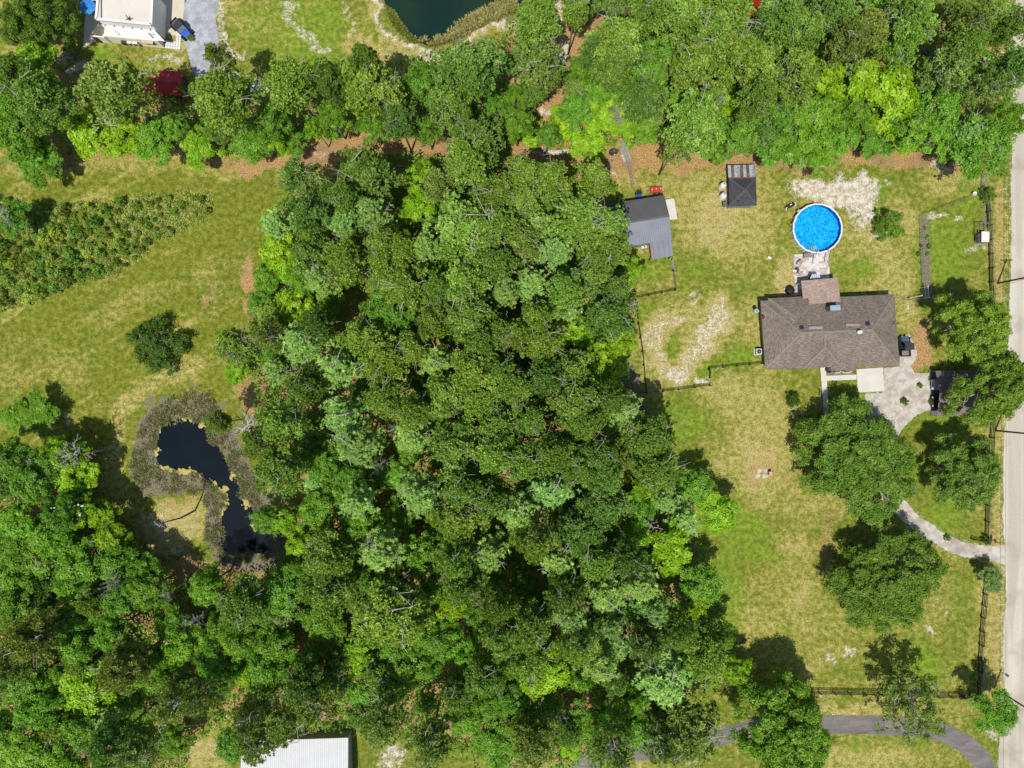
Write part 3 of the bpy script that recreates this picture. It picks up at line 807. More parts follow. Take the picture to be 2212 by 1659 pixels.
def place(kind, x, y, r, h=None, label=None, col=None, group=None, cat='tree', zs=None, name=None):
    pk = {'B': 'A', 'O': 'A'}.get(kind, kind)
    pr = tr.choice(PROTO[pk]); tm, bmn, cm, Rr, Ht, dep = pr
    h = h or HGT[kind] * tr.uniform(0.88, 1.08)
    kz = h / Ht
    zc = h - dep * kz * 0.5
    rw = r * S * (H - zc) / H * (1.14 if kind == 'F' else 1.10)
    kx = rw / Rr
    nm, ph = NAMEK[kind]
    if label is None:
        size = 'large ' if r >= 55 else ('small ' if r < 30 else '')
        label = '%s%s, %s, %s' % (size, ph, zone(x, y), where(x, y))
    if label in used_labels: return None
    used_labels.add(label)
    p = P(x, y, zc)
    t = thing(name or nm, label, cat, (p.x, p.y, 0), tr.uniform(0, 6.28), group or 'trees of the ' + zone(x, y), local=True)
    t.scale = (kx * tr.uniform(0.94, 1.06), kx * tr.uniform(0.94, 1.06), kz)
    for nm2, me in (('trunk', tm), ('branches', bmn), ('crown', cm)):
        if me is None: continue
        o = bpy.data.objects.new(nm2, me); COL.objects.link(o); o.parent = t
        if nm2 == 'crown': o.color = hue(col or COLK[kind], tr)
    return t

TREES = """A 628 185 55|B 708 175 34|E 713 250 38|D 678 275 22|A 803 195 60|B 793 135 38|B 860 260 40|E 908 175 44 15|E 918 275 32|B 1015 150 66|A 978 240 45|B 1028 312 52|E 578 262 38|D 595 298 26 9|
E 628 305 28 7|E 560 312 30 8|S 648 385 48|B 785 380 60|D 910 385 38|A 1003 350 52|D 62 140 46|B 88 212 60|S 250 200 82 20|S 475 128 33 17|A 488 212 62|D 188 288 52 10|D 275 285 38 9|E 318 300 42 9|
D 430 310 40 8|E 538 300 40 9|E 25 290 52|E 70 335 42 9|E 80 362 36 8|E 12 215 45|B 30 170 45|A 1156 48 52|S 1168 150 55|A 1245 15 32|A 1330 90 55|A 1393 30 48|A 1480 40 48|A 1570 38 60|E 1430 105 45|
A 1530 90 55|A 1580 125 48|A 1632 140 48|A 1330 140 46|A 1494 140 48|E 1306 172 42|E 1406 168 42|B 1276 108 25|D 1300 232 54 8|D 1216 262 34 7|D 1270 310 36 5|D 1156 295 24 5|D 1364 278 30 6|E 1396 280 30 7|
B 1393 208 42|A 1506 262 60|D 1580 220 28|S 1463 320 35|E 1606 285 48|E 1556 318 34 8|E 1118 262 34|A 1131 375 38|A 1188 390 36|A 1286 388 38|A 1696 50 46|B 1809 30 46|A 1740 70 40|O 1864 62 48|A 1971 45 48|
A 1946 95 42|S 2096 62 46|A 2084 108 40|S 2046 150 50|O 1834 95 40|D 1784 155 40|D 1909 195 72 14|S 2134 190 48|E 2034 225 52|E 1759 262 68 13|E 1696 312 48 11|E 1771 335 38 9|D 1959 295 34 8|E 1896 300 34 8|
E 2034 288 44 10|E 2134 312 66 13|B 2184 150 36|E 1985 265 40|E 1830 290 36 9|B 1650 60 40|A 1640 210 42|E 1680 250 40|A 1720 170 46|E 1850 250 40|A 2180 60 30|E 2185 250 36|B 673 460 42|C 595 485 34 12|
C 748 485 38|C 803 460 44|A 753 430 34|D 910 437 40 15|D 878 472 28|A 1003 502 74|A 1065 505 50|D 598 535 40 11|D 623 572 34 10|B 673 555 42|A 748 565 54|A 828 522 36|A 873 540 36|C 920 535 32|A 828 570 40|
C 693 602 35|D 708 640 28 10|A 878 627 54|A 1003 620 54|D 628 660 40 11|A 1015 685 52|A 938 695 38|E 840 690 60 16|A 778 728 40|C 653 740 46|S 578 728 40|C 600 800 32 13|C 728 795 45|A 828 778 58|C 940 778 42|
A 1040 740 45|A 1078 715 40|A 1028 803 54|C 1090 628 32|D 963 578 20 10|E 573 600 30 10|E 565 655 32 9|A 1256 470 66|A 1310 492 46|A 1130 440 42|O 1130 528 44|C 1198 545 42|A 1300 545 52|C 1163 485 30|D 1363 582 28 9|
B 1268 602 50|C 1150 615 36|B 1330 628 36|A 1218 628 45|C 1215 665 40|B 1318 690 46|D 1250 715 36 12|A 1176 735 45|D 1340 735 32 10|D 1306 785 42 11|A 1118 727 36|A 1238 797 40|A 1070 570 46|S 950 400 40|A 1070 420 48|
A 505 745 42 15|D 512 800 28 7|E 70 897 44 5|E 15 990 42|D 120 990 40 11|E 62 1042 50|D 150 1030 44 10|D 160 1110 36 11|D 212 1112 30 9|D 230 1162 36 10|E 120 1120 40|E 38 1130 50|D 270 1192 26 8|E 100 1165 46|
E 38 1195 46|E 162 1225 50|E 250 1220 42 11|E 300 1235 36 10|A 474 912 24 13|A 610 912 48|C 740 895 45|C 765 955 50|A 603 1017 50|A 840 855 45|A 965 850 48|A 895 892 40|C 890 942 40|A 990 970 58|A 1073 917 45|A 1078 980 50|
A 1040 860 45|C 903 1067 48|C 773 1085 38|E 690 1100 48|D 623 1130 30 10|E 573 1125 30 8|A 990 1117 58|A 998 1055 45|A 1053 1080 42|E 765 1142 42|C 823 1190 48|A 708 1205 54|D 648 1180 30 10|E 903 1205 46|C 1053 1192 42|
A 990 1205 44|A 1243 867 56|A 1256 912 46|A 1150 900 38|A 1200 977 44|C 1350 887 38 15|B 1400 947 54 17|B 1426 1010 50 16|A 1126 985 46|B 1293 980 42|B 1306 1025 50|D 1386 1067 36 11|C 1433 1080 26 11|C 1188 1060 48|
B 1306 1092 50|C 1126 1110 42|D 1550 1105 42 9|E 1506 1050 34 10|C 1480 1125 36 10|B 1256 1155 52|D 1356 1150 40 12|D 1443 1192 52 12|A 1156 1168 45|C 1206 1212 42|B 1356 1205 40|B 1240 1010 42|A 1330 860 34|
E 20 1320 50|E 150 1345 46|E 25 1260 46|E 150 1275 42|E 250 1295 46|E 313 1278 46|B 525 1300 50|E 362 1350 36|E 388 1400 46|D 180 1495 56 12|O 262 1445 50|O 75 1385 50|S 25 1432 50|E 162 1395 42|E 288 1515 32 9|E 75 1532 46|
S 375 1525 50|S 438 1508 42|D 538 1457 36 12|E 512 1385 42|E 175 1582 50|E 50 1615 60|E 125 1632 46|S 300 1620 46|B 238 1607 42|E 370 1605 36 9|E 500 1612 40 12|E 455 1440 40|E 440 1270 40|E 603 1282 50|A 708 1278 48|E 690 1345 48|
A 853 1328 80|B 850 1265 46|E 590 1407 50|E 578 1457 46|D 765 1425 42 10|E 890 1450 46|A 1003 1265 44|A 1073 1302 42|A 1078 1370 42|D 973 1307 36 12|A 1053 1457 46|B 990 1495 36|E 1003 1557 40 11|S 828 1557 58|S 678 1532 54|
S 615 1557 50|S 928 1607 54|E 1078 1607 50 11|B 660 1480 44|E 940 1380 46|E 1010 1410 40|S 545 1555 40|S 560 1610 42|C 1231 1332 42|A 1143 1345 50|A 1150 1420 50|C 1306 1282 46|C 1386 1265 42|C 1318 1352 30|E 1518 1270 46 12|
D 1500 1315 32 11|C 1413 1315 38|S 1393 1395 42|A 1530 1420 50 16|D 1596 1455 30 9|D 1181 1457 54 14|C 1293 1432 46|C 1438 1470 56 16|S 1493 1582 68 18|S 1331 1620 54|D 1231 1615 24 7|E 1256 1557 36 10|O 1156 1607 50|E 1343 1532 36 12|E 1380 1575 38 11|S 1425 1610 42|E 1300 1590 30 9|
A 1245 1390 42|B 1460 1370 40|E 1100 1520 42 11|E 1180 1540 36 9|B 1220 1275 42|E 1560 1385 30 11|E 22 902 30 5|E 20 472 34 8|E 45 1480 48|E 320 1470 40|E 230 1370 42|E 340 1440 38|E 1040 1140 36|B 1180 820 42|A 900 760 40|
A 1110 830 44|A 1290 1210 42|B 660 835 42|E 790 860 34 12|B 560 960 34 12|E 690 1000 44 12|E 860 1120 36 11|E 850 1020 34 9|E 720 1060 34 9|A 1160 690 36|A 950 620 34|B 690 700 40|E 880 700 30|A 1085 800 36|B 720 420 36|E 1180 440 34"""
for ln in TREES.replace('\n', '').split('|'):
    q = ln.split()
    if not q: continue
    place(q[0], float(q[1]), float(q[2]), float(q[3]), float(q[4]) if len(q) > 4 else None)

# single trees with a look of their own
OAKS = 'oaks on the right-hand lawns'
place('F', 1868, 997, 112, 10.5, 'largest dark oak spreading over the curving shell driveway', group=OAKS)
place('F', 2100, 1020, 70, 11.5, 'ragged oak overhanging the black fence opposite the driveway bend', col=(0.19, 0.29, 0.05), group=OAKS)
place('F', 1930, 1258, 106, 10.5, 'wide round oak on the lawn just below the driveway', group=OAKS)
place('F', 2120, 702, 72, 13.5, 'tall oak between the house and the road, above the carport', col=(0.215, 0.345, 0.052), group=OAKS)
place('F', 2164, 838, 78, 13.0, 'leafy oak covering the end of the carport roof beside the road', col=(0.215, 0.345, 0.052), group=OAKS)
place('F', 1709, 1600, 98, 16.0, 'dense bright-edged oak straddling the asphalt drive at the bottom', col=(0.20, 0.34, 0.045), group=OAKS)
place('G', 1980, 1530, 74, 11.5, 'thin see-through oak leaning over the bottom fence and asphalt drive', group=OAKS)
place('E', 2159, 1545, 44, 9.5, 'light green tree at the corner where bottom and road fences meet', group=OAKS)
place('F', 66, 42, 66, 12.0, 'big round dark oak in the top left corner beside the blue umbrella', col=(0.16, 0.28, 0.045), group='trees of the top belt')
place('K', 332, 738, 53, 5.2, 'lone dark rounded cedar bush in the open left meadow', cat='bush', group='bushes in the open')
place('K', 1925, 480, 32, 4.2, 'round green bush on the lawn right of the pool', cat='bush', col=(0.18, 0.33, 0.05), group='bushes in the open')
place('K', 1715, 862, 15, 2.2, 'small dark conifer bush alone on the lawn left of the front walk', cat='bush', group='bushes in the open')
place('E', 2146, 1255, 26, 4.5, 'small leafy tree beside the lower driveway gate', col=(0.2, 0.3, 0.08), group='bushes in the open')
place('K', 2133, 1168, 9, 2.0, 'little bush growing at the hinge of the upper driveway gate', cat='bush', col=(0.18, 0.3, 0.07), group='bushes in the open')
place('K', 2138, 417, 15, 2.6, 'bush at the top end of the road fence', cat='bush', col=(0.2, 0.32, 0.06), group='bushes in the open')
place('A', 1624, 10, 15, 17, 'rust-red dying pine at the top edge', col=(0.6, 0.13, 0.05), group='trees of the top belt')

# fill the woods between the trees that can be picked out
pts_have = [tuple(map(float, ln.split()[1:4])) for ln in TREES.replace('\n', '').split('|') if ln.split()]
fr = random.Random(9)
OPEN = [(1195,225,45),(1235,60,70),(1228,112,45),(410,60,120),(700,60,190),(900,40,150),(1000,40,120),(380,1140,110),(460,990,170),(2130,110,40),(640,790,26),(842,935,32),(700,1010,30),(1395,830,60),(640,860,26),(330,175,40),(160,150,60),(470,1240,60),(250,170,10)]
fill = 0
for k in range(4000):
    x = fr.uniform(-20, 2190); y = fr.uniform(-20, 1680)
    X = np.array([x]); Y = np.array([y])
    if sdf(X, Y, FOREST_C)[0] > -14 and sdf(X, Y, FOREST_N)[0] > -14: continue
    if any(math.hypot(x-a, y-b) < c for a, b, c in OPEN): continue
    r = fr.uniform(24, 38)
    if any(math.hypot(x-a, y-b) < (c + r) * 0.52 for a, b, c in pts_have): continue
    kd = fr.choice('EEBAEC')
    if place(kd, x, y, r, fr.uniform(9, 13)): pts_have.append((x, y, r)); fill += 1
    if fill > 150: break

# dead trees
DEADP = []
for i in range(3):
    w, l = make_dead(800 + i); DEADP.append((w.mesh('trunk', DEADW, smooth=True), l.mesh('branches', DEADW, smooth=True), 3.5, 11.0))
SNAGP = []
for i in range(2):
    w, l = make_dead(850 + i, 2.2, 16.0, 7, True); SNAGP.append((w.mesh('trunk', DEADB, smooth=True), l.mesh('branches', DEADW, smooth=True), 2.2, 16.0))
def dead(x, y, r, h, label, snag=False, i=0):
    tm, bmn, Rr, Ht = (SNAGP if snag else DEADP)[i % (2 if snag else 3)]
    p = P(x, y, h * 0.85)
    t = thing('dead_tree', label, 'dead tree', (p.x, p.y, 0), i * 1.7, 'bare dead trees', local=True)
    k = r * S * (H - h) / H / Rr; t.scale = (k, k, h / Ht)
    for nm2, me in (('trunk', tm), ('branches', bmn)):
        o = bpy.data.objects.new(nm2, me); COL.objects.link(o); o.parent = t
dead(532, 928, 52, 9, 'wide pale bare tree leaning over the right bank of the kidney-shaped pond', i=0)
dead(162, 982, 36, 10, 'pale grey bare tree at the top of the lower-left wood beside the meadow', i=1)
dead(70, 1002, 30, 10, 'smaller grey bare tree left of another bare tree by the meadow', i=2)
dead(520, 748, 38, 14, 'bare grey branches in the pine at the left edge of the central wood', i=1)
dead(1361, 662, 26, 9, 'bare dead tree poking over the corner of the black yard fence', i=2)
dead(845, 932, 22, 11, 'small reddish-grey bare tree in a gap of the central wood', i=0)
dead(823, 1002, 22, 11, 'small grey bare tree below another in the central wood', i=1)
dead(420, 1340, 26, 12, 'tangle of pale bare branches left of a pine in the lower-left wood', i=2)
dead(360, 1283, 22, 11, 'pale bare branches just below the kidney-shaped pond', i=0)
dead(252, 1258, 24, 12, 'pale bare branches among dark broadleaf trees at lower left', i=1)
dead(853, 1412, 22, 9, 'grey bare tree just below the largest pine of the lower wood', i=2)
dead(1208, 1548, 24, 9, 'grey bare tree in the shade near the bottom edge', i=0)
dead(1335, 250, 24, 10, 'bare grey branches among the trees above the lumber pile', i=1)
dead(1505, 262, 40, 16, 'long pale dead limbs in the pine above the metal barn', i=2)
dead(12, 470, 26, 9, 'white bare branches at the left edge of the scrub', i=0)
dead(352, 1130, 17, 13, 'charred standing snag on the spit of land inside the pond', True, 0)
dead(800, 1170, 24, 18, 'broken dark dead pine trunk in the central wood, left of two snags', True, 1)
dead(1404, 1132, 22, 17, 'broken dark dead pine trunk near the right edge of the central wood', True, 0)
dead(1345, 1630, 20, 18, 'bare dark pine trunk rising near the bottom edge', True, 1)

# white blossom on one tree
bt = P(160, 1110, 8.5)
bl = MB(); br = random.Random(3)
for k in range(26):
    c = bt + Vector((br.uniform(-2.4, 2.2), br.uniform(-1.2, 1.8), br.uniform(0.6, 2.4)))
    bl.box(c, (0.24, 0.24, 0.16), br.random(), br.random())
tag(bl.build('blossoms', M('white_blossom', A(245, 240, 225), 0.6)), 'white blossoms on a lime tree in the lower-left wood', None, None, 'stuff')

# ---------------------------------------------------------------- scrub: bushes one can tell apart, and tall grass
sr = random.Random(12); done = []
def shrub(x, y, r, label, col, group, hh=1.0, name='wild_shrub'):
    tm, bmn, cm, Rr, Ht, dep = sr.choice(PROTO['B_shrub'])
    p = P(x, y, 0.8); rw = r * S
    t = thing(name, label, 'shrub', (p.x, p.y, 0), sr.uniform(0, 6.28), group, local=True)
    t.scale = (rw, rw * sr.uniform(0.85, 1.15), rw ** 0.7 * hh * sr.uniform(0.7, 1.5))
    o = bpy.data.objects.new('branches', bmn); COL.objects.link(o); o.parent = t
    o = bpy.data.objects.new('foliage', cm); COL.objects.link(o); o.parent = t; o.color = hue(col, sr, 0.22, 0.12)
for k in range(3000):
    x = sr.uniform(-10, 460); y = sr.uniform(400, 680)
    if sdf(np.array([x]), np.array([y]), SCRUB)[0] > -7: continue
    dens = 0.35 + 0.65 * sstep(np.array([x]), 330, 150)[0]
    r = 7 + 13 * sr.random() ** 2 if x < 260 else sr.uniform(5, 12)
    if any(math.hypot(x-a, y-b) < (c + r) * (0.70 if x < 260 else 0.95) for a, b, c in done): continue
    if sr.random() > dens: continue
    done.append((x, y, r))
    dk = sr.random() < 0.45
    lb = '%s%s shrub, left scrub, %s' % ('big ' if r > 13 else ('small ' if r < 9.5 else ''), 'dark green' if dk else 'light green', where(x, y))
    if lb in used_labels: done.pop(); continue
    used_labels.add(lb)
    shrub(x, y, r, lb, (0.22, 0.37, 0.06) if dk else (0.34, 0.46, 0.09), 'shrubs of the left scrub')
    if len(done) >= 230: break
for i, (x, y, r, lb) in enumerate(((2003,492,5,'tiny dark bush at the top of the bare garden bed'),(2009,513,7,'low bush on the right side of the garden bed'),(2010,532,7,'low bush second from the bottom of the garden bed'),(2008,548,5,'low bush at the bottom of the garden bed'),
        (1988,548,5,'small weed clump on the left side of the garden bed'),(1993,530,4,'weed clump left of centre in the garden bed'),(2015,868,6,'weed clump beside the lower corner of the carport'),(1955,868,9,'green weed patch growing in the pale driveway lot'),(1990,833,6,'yellow-green weed tuft in the driveway near the carport'),(2050,1163,8,'dry weed tuft in the middle of the curving driveway'),
        (1804,802,4,'clipped shrub in the left front planter bed'),(1827,801,4,'clipped shrub in the right front planter bed'),(410,80,8,'leafy shrub beside the white stepping pavers'))):
    shrub(x, y, r, lb, (0.2, 0.32, 0.07), 'small plants round the houses', 0.8, 'small_shrub')

def scatter(n, poly, seed, keep=None):
    r = np.random.default_rng(seed)
    a = np.array(poly); x = r.uniform(a[:,0].min(), a[:,0].max(), n*3); y = r.uniform(a[:,1].min(), a[:,1].max(), n*3)
    ok = sdf(x, y, poly) < 0
    if keep is not None: ok &= keep(x, y)
    x, y = x[ok][:n], y[ok][:n]
    return r, (x - 1106) * S, (829.5 - y) * S
def grass_stuff(name, r, X, Y, per, L, W, col, label, z=0.0, up=1.3):
    C = np.stack([X, Y, np.full(len(X), z)], -1)
    v, f = blades(r, C, per, L, W, up)
    v[:, 2] = np.maximum(v[:, 2], z - 0.02)
    me = arr_mesh(name, v, f, NEEDLE, np.clip(np.repeat(r.normal(0.5, 0.25, len(X)), per) + r.normal(0, 0.1, len(f)), 0, 1))
    o = link(name, me); o.color = col; tag(o, label, None, None, 'stuff'); return o
r_, X, Y = scatter(5500, SCRUB, 21)
grass_stuff('tall_grass', r_, X, Y, 6, 0.5, 0.16, (0.37, 0.45, 0.12, 1), 'tall weedy grass between the shrubs of the left scrub', 0.02, 0.5)
SPIT = [(395,1072),(438,1082),(440,1165),(455,1200),(360,1215),(300,1150),(310,1085)]
def marsh_ok(x, y, k):
    sh_ = sdf(x, y, POND) + (fbm(x, y, 14, 5) - 0.5) * 34
    sp_ = sdf(x, y, SPIT) + (fbm(x, y, 20, 15) - 0.5) * 50
    ou_ = sdf(x, y, MARSH_OUT) + (fbm(x, y, 22, 25) - 0.5) * 44
    return (sh_ > -4) & (sp_ > -4) & (ou_ < -4) & (fbm(x, y, 16, 35 + k) > (0.40 if k == 0 else 0.52))
r_, X, Y = scatter(6000, MARSH_OUT, 22, lambda x, y: marsh_ok(x, y, 0))
grass_stuff('marsh_sedge', r_, X, Y, 6, 0.5, 0.10, (0.33, 0.315, 0.175, 1), 'grey-brown marsh sedge round the kidney-shaped pond', -0.06, 0.6)
r_, X, Y = scatter(4200, MARSH_OUT, 26, lambda x, y: marsh_ok(x, y, 9))
grass_stuff('marsh_rushes', r_, X, Y, 6, 0.6, 0.11, (0.31, 0.36, 0.14, 1), 'olive green rushes mixed into the sedge round the pond', -0.06, 0.6)
r_, X, Y = scatter(2600, [(905,88),(960,80),(985,55),(1030,28),(1075,10),(1110,0),(1120,22),(1060,48),(1010,72),(965,92),(930,100)], 23, lambda x, y: fbm(x, y, 10, 6) > 0.42)
grass_stuff('reeds', r_, X, Y, 5, 1.0, 0.14, (0.5, 0.48, 0.2, 1), 'tan reeds along the shore of the pond at the top', -0.2, 1.6)
r_, X, Y = scatter(1500, [(835,15),(850,25),(880,70),(905,88),(895,95),(868,75),(845,50)], 24)
grass_stuff('shore_weeds', r_, X, Y, 5, 0.5, 0.12, (0.26, 0.3, 0.07, 1), 'green-brown weeds in the shallows of the top pond', -0.25, 0.7)

# undergrowth of the woods
def undergrowth(name, poly, n, seed, label):
    r, X, Y = scatter(n, poly, seed, lambda x, y: (sdf(x, y, MARSH_OUT) > 4) & (sdf(x, y, LAKE) > 25) & (np.hypot(x-1195, y-225) > 45) & (np.hypot(x-1235, y-80) > 70) & (sdf(x, y, [(-100,-100),(600,-100),(600,190),(430,195),(-100,180)]) > 0))
    C = np.stack([X, Y, r.uniform(0.3, 4.0, len(X))], -1)
    v, f = leaves(r, C, 9, 0.75, 0.26, 0.9)
    me = arr_mesh(name, v, f, LEAF, np.clip(np.repeat(r.normal(0.45, 0.25, len(X)), 9) + r.normal(0, 0.12, len(f)), 0, 1))
    o = link(name, me); o.color = (0.20, 0.38, 0.06, 1); tag(o, label, None, None, 'stuff')
undergrowth('undergrowth', FOREST_C, 17000, 31, 'dark leafy undergrowth on the floor of the central and lower woods')
undergrowth('belt_undergrowth', FOREST_N, 7000, 32, 'leafy undergrowth beneath the tree belt along the top')

# floating algae on the pond
ar = random.Random(8); ag = MB()
for (cx, cy, sx, sy, n) in ((422,892,18,9,60),(440,905,14,12,40),(360,903,8,4,14),(340,922,5,10,12),(390,1028,24,8,70),(352,1022,14,9,70),(410,1022,10,5,20),(330,960,5,20,16),(478,1080,8,18,50),(470,1060,10,6,16),(465,1110,8,20,24),(530,1080,6,14,26),(505,1025,7,12,12),(335,975,6,6,8),(450,1050,14,5,12),(545,1130,5,10,6),(520,1200,30,5,14)):
    for k in range(n):
        p = P(ar.gauss(cx, sx*0.8), ar.gauss(cy, sy*0.8)); rr = ar.uniform(0.12, 0.55); m_ = ar.randint(6, 8); ph = ar.random()
        ag.add([(p.x, p.y, -0.10 + k*0.0003)] + [(p.x + rr*ar.uniform(0.6, 1.2)*math.cos(ph+6.283*i/m_), p.y + rr*ar.uniform(0.6, 1.2)*math.sin(ph+6.283*i/m_), -0.12 + k*0.0003) for i in range(m_)], [(0, 1+i, 1+(i+1) % m_) for i in range(m_)])
tag(ag.build('floating_algae', M('algae', A(205, 190, 105), 0.8, vary=0.25, scale=3, fine=0.2)), 'yellow floating algae patches on the kidney-shaped pond', None, None, 'stuff')
# ---------------------------------------------------------------- building helpers
def shingle_mat(name, c1, c2, c3, row=0.16, wid=0.45):
    m = bpy.data.materials.new(name); t = NT(m)
    uv = t.n('UVMap').outputs[0]
    br = t.n('TexBrick'); t.set(br.inputs['Vector'], uv)
    br.inputs['Color1'].default_value = c1; br.inputs['Color2'].default_value = c2; br.inputs['Mortar'].default_value = tuple(x*0.45 for x in c1[:3]) + (1,)
    br.inputs['Scale'].default_value = 1.0; br.inputs['Mortar Size'].default_value = 0.012; br.inputs['Brick Width'].default_value = wid; br.inputs['Row Height'].default_value = row; br.inputs['Bias'].default_value = 0.0
    mp = t.n('Mapping'); t.set(mp.inputs['Vector'], uv); mp.inputs['Scale'].default_value = (1.6, 5.0, 1.0)
    n = t.noise(mp.outputs[0], 1.0, 4, 0.7); n2 = t.noise(uv, 0.35, 3)
    col = t.mix(t.step(n, 0.40, 0.68), br.outputs['Color'], c3)
    st = t.n('Mapping'); t.set(st.inputs['Vector'], uv); st.inputs['Scale'].default_value = (1.1, 0.12, 1.0)
    n3 = t.noise(st.outputs[0], 1.0, 4, 0.6)
    g = t.math('ADD', t.math('ADD', t.math('MULTIPLY', n2, 0.6), t.math('MULTIPLY', n3, 0.5)), 0.45)
    col = t.mix(1.0, col, t.n('CombineColor', Red=g, Green=g, Blue=g).outputs[0], 'MULTIPLY')
    t.out(t.bsdf(col, 0.92, 0.15, 0, t.bump(br.outputs['Fac'], 0.5, 0.02)))
    return m
def uv_faces(me, org=Vector((0, 0, 0))):
    """u along the eave, v up the slope, in metres"""
    ul = me.uv_layers.new(name='UVMap')
    for p in me.polygons:
        n = p.normal
        h = Vector((n.x, n.y, 0))
        v = Vector((-n.x * n.z, -n.y * n.z, h.length ** 2)) if h.length > 0.02 else Vector((0, 1, 0))
        v.normalize(); u = v.cross(n).normalized()
        for li in p.loop_indices:
            co = me.vertices[me.loops[li].vertex_index].co + org
            ul.data[li].uv = (co.dot(u), co.dot(v))
def roof_faces(name, m, parent, faces, th=0.16):
    """roof planes (3-D polygons) with a fascia-thick edge below"""
    mb = MB()
    for f in faces: mb.solid(f, th)
    me = mb.mesh(name, m, ORG[parent]); uv_faces(me)
    return link(name, me, None, parent)
def hip(name, m, parent, q, ridge, th=0.16, cap=None):
    """hip roof: q = four eave corners (NW, NE, SE, SW), ridge = (west, east) points"""
    nw, ne, se, sw = [Vector(p) for p in q]; a, b = [Vector(p) for p in ridge]
    n0 = len(parent.children)
    mb = MB()
    dz = Vector((0, 0, -th))
    vs = [nw, ne, se, sw, a, b, nw+dz, ne+dz, se+dz, sw+dz]
    fs = [(0, 4, 5, 1), (1, 5, 2), (2, 5, 4, 3), (3, 4, 0), (0, 1, 7, 6), (1, 2, 8, 7), (2, 3, 9, 8), (3, 0, 6, 9), (6, 7, 8, 9)] if (b-a).length > 0.05 else \
         [(0, 4, 1), (1, 4, 2), (2, 4, 3), (3, 4, 0), (0, 1, 7, 6), (1, 2, 8, 7), (2, 3, 9, 8), (3, 0, 6, 9), (6, 7, 8, 9)]
    mb.add(vs, fs)
    me = mb.mesh(name, m, ORG[parent]); uv_faces(me)
    o = link(name, me, None, parent)
    if cap:
        for s_, e_ in ((nw, a), (sw, a), (ne, b), (se, b), (a, b)):
            if (e_ - s_).length < 0.1: continue
            c = MB().bar(s_ + Vector((0, 0, 0.02)), e_ + Vector((0, 0, 0.02)), 0.26, 0.05); c.build('ridge_cap', cap, o)
    return o
def rib_panel(w, L, ribs=3, rh=0.035, rw=0.05):
    def mk():
        pr = [(0, 0)]
        for k in range(ribs):
            c = w * (k + 0.5) / ribs
            pr += [(c - rw, 0), (c - rw*0.5, rh), (c + rw*0.5, rh), (c + rw, 0)]
        pr += [(w, 0)]
        mb = MB(); n = len(pr)
        mb.add([(x, 0, z) for x, z in pr] + [(x, L, z) for x, z in pr], [(i, i+1, n+i+1, n+i) for i in range(n-1)])
        mb.add([(0, 0, -0.03), (w, 0, -0.03), (w, L, -0.03), (0, L, -0.03)], [(3, 2, 1, 0)])
        return mb
    return mk
def roof_panels(parent, a, b, d, pw, mats, ribs=3, rh=0.035, rw=0.05, name='roof_panel', seed=0, n=None):
    """metal sheets side by side from a to b, each running down to the eave d"""
    a, b, d = Vector(a), Vector(b), Vector(d)
    L = (b - a).length; n = n or max(1, round(L / pw)); w = L / n
    u = (b - a).normalized(); v = (d - a); Lv = v.length; v.normalize()
    nn = u.cross(v).normalized()
    if nn.z < 0: nn = -nn
    M3 = Matrix(((u.x, v.x, nn.x), (u.y, v.y, nn.y), (u.z, v.z, nn.z)))
    r = random.Random(seed)
    for i in range(n):
        mt = mats[i % len(mats)] if seed == 0 else r.choice(mats)
        piece(name, ('panel', round(w, 3), round(Lv, 3), ribs, id(parent)), rib_panel(w * 0.994, Lv, ribs, rh, rw), mt, parent, a + u * w * i + nn * 0.004, mat3=M3)
def lerp(a, b, t): return a + (b - a) * t

# ---------------------------------------------------------------- main house
SHING = shingle_mat('brown_grey_shingles', A(138, 126, 114), A(118, 107, 98), A(164, 150, 136))
SHINGP = shingle_mat('tan_shingles', A(188, 162, 146), A(168, 142, 128), A(206, 184, 168))
SHINGD = shingle_mat('dark_shingles', A(80, 80, 84), A(72, 72, 76), A(92, 92, 96))
CAP = M('ridge_shingle', A(156, 143, 130), 0.9, vary=0.2, scale=3)
CAPD = M('ridge_shingle_dark', A(98, 98, 102), 0.9, vary=0.2, scale=3)
STUCCO = M('tan_brick_wall', A(168, 150, 132), 0.9)
WHITE = M('white_paint', A(246, 244, 240), 0.5, vary=0.08, scale=0.8, fine=0.04)
BLACK = M('black_plastic', (0.014, 0.014, 0.016, 1), 0.5, vary=0.2)
DGREY = M('dark_grey_plastic', (0.04, 0.042, 0.048, 1), 0.5, vary=0.2)
GREYM = M('grey_metal', A(150, 152, 154), 0.45, 0.3, vary=0.2)
GLASS = M('dark_glass', (0.02, 0.025, 0.03, 1), 0.08, 0, 0.6, vary=0.1)
WOODW = M('weathered_board', A(150, 140, 128), 0.9, vary=0.3, scale=3, fine=0.25, per_obj=0.3)
EH = 2.65
def HZ(x, y, h=EH): return P(*zz(x, y), h)
hs = thing('ranch_house', 'brown shingled ranch house with hip roof beside the pool and driveway', 'house', P(1790, 715), 0)
wall = MB().prism([HZ(72, 300).xy, HZ(128, 262).xy, HZ(1015, 212).xy, HZ(1050, 690).xy, HZ(380, 712).xy, HZ(105, 708).xy], -0.1, EH - 0.05)
wo_ = wall.build('wall', STUCCO, hs)
main = hip('main_roof', SHING, hs, (HZ(42,232), HZ(1040,184), HZ(1080,716), HZ(78,735)), (HZ(345,468,5.0), HZ(872,447,5.0)), cap=CAP)
hip('rear_roof', SHING, hs, (HZ(97,212,EH+0.01), HZ(470,190,EH+0.01), HZ(480,420,EH+0.01), HZ(110,430,EH+0.01)), (HZ(296,345,4.3), HZ(300,400,4.3)), cap=None)
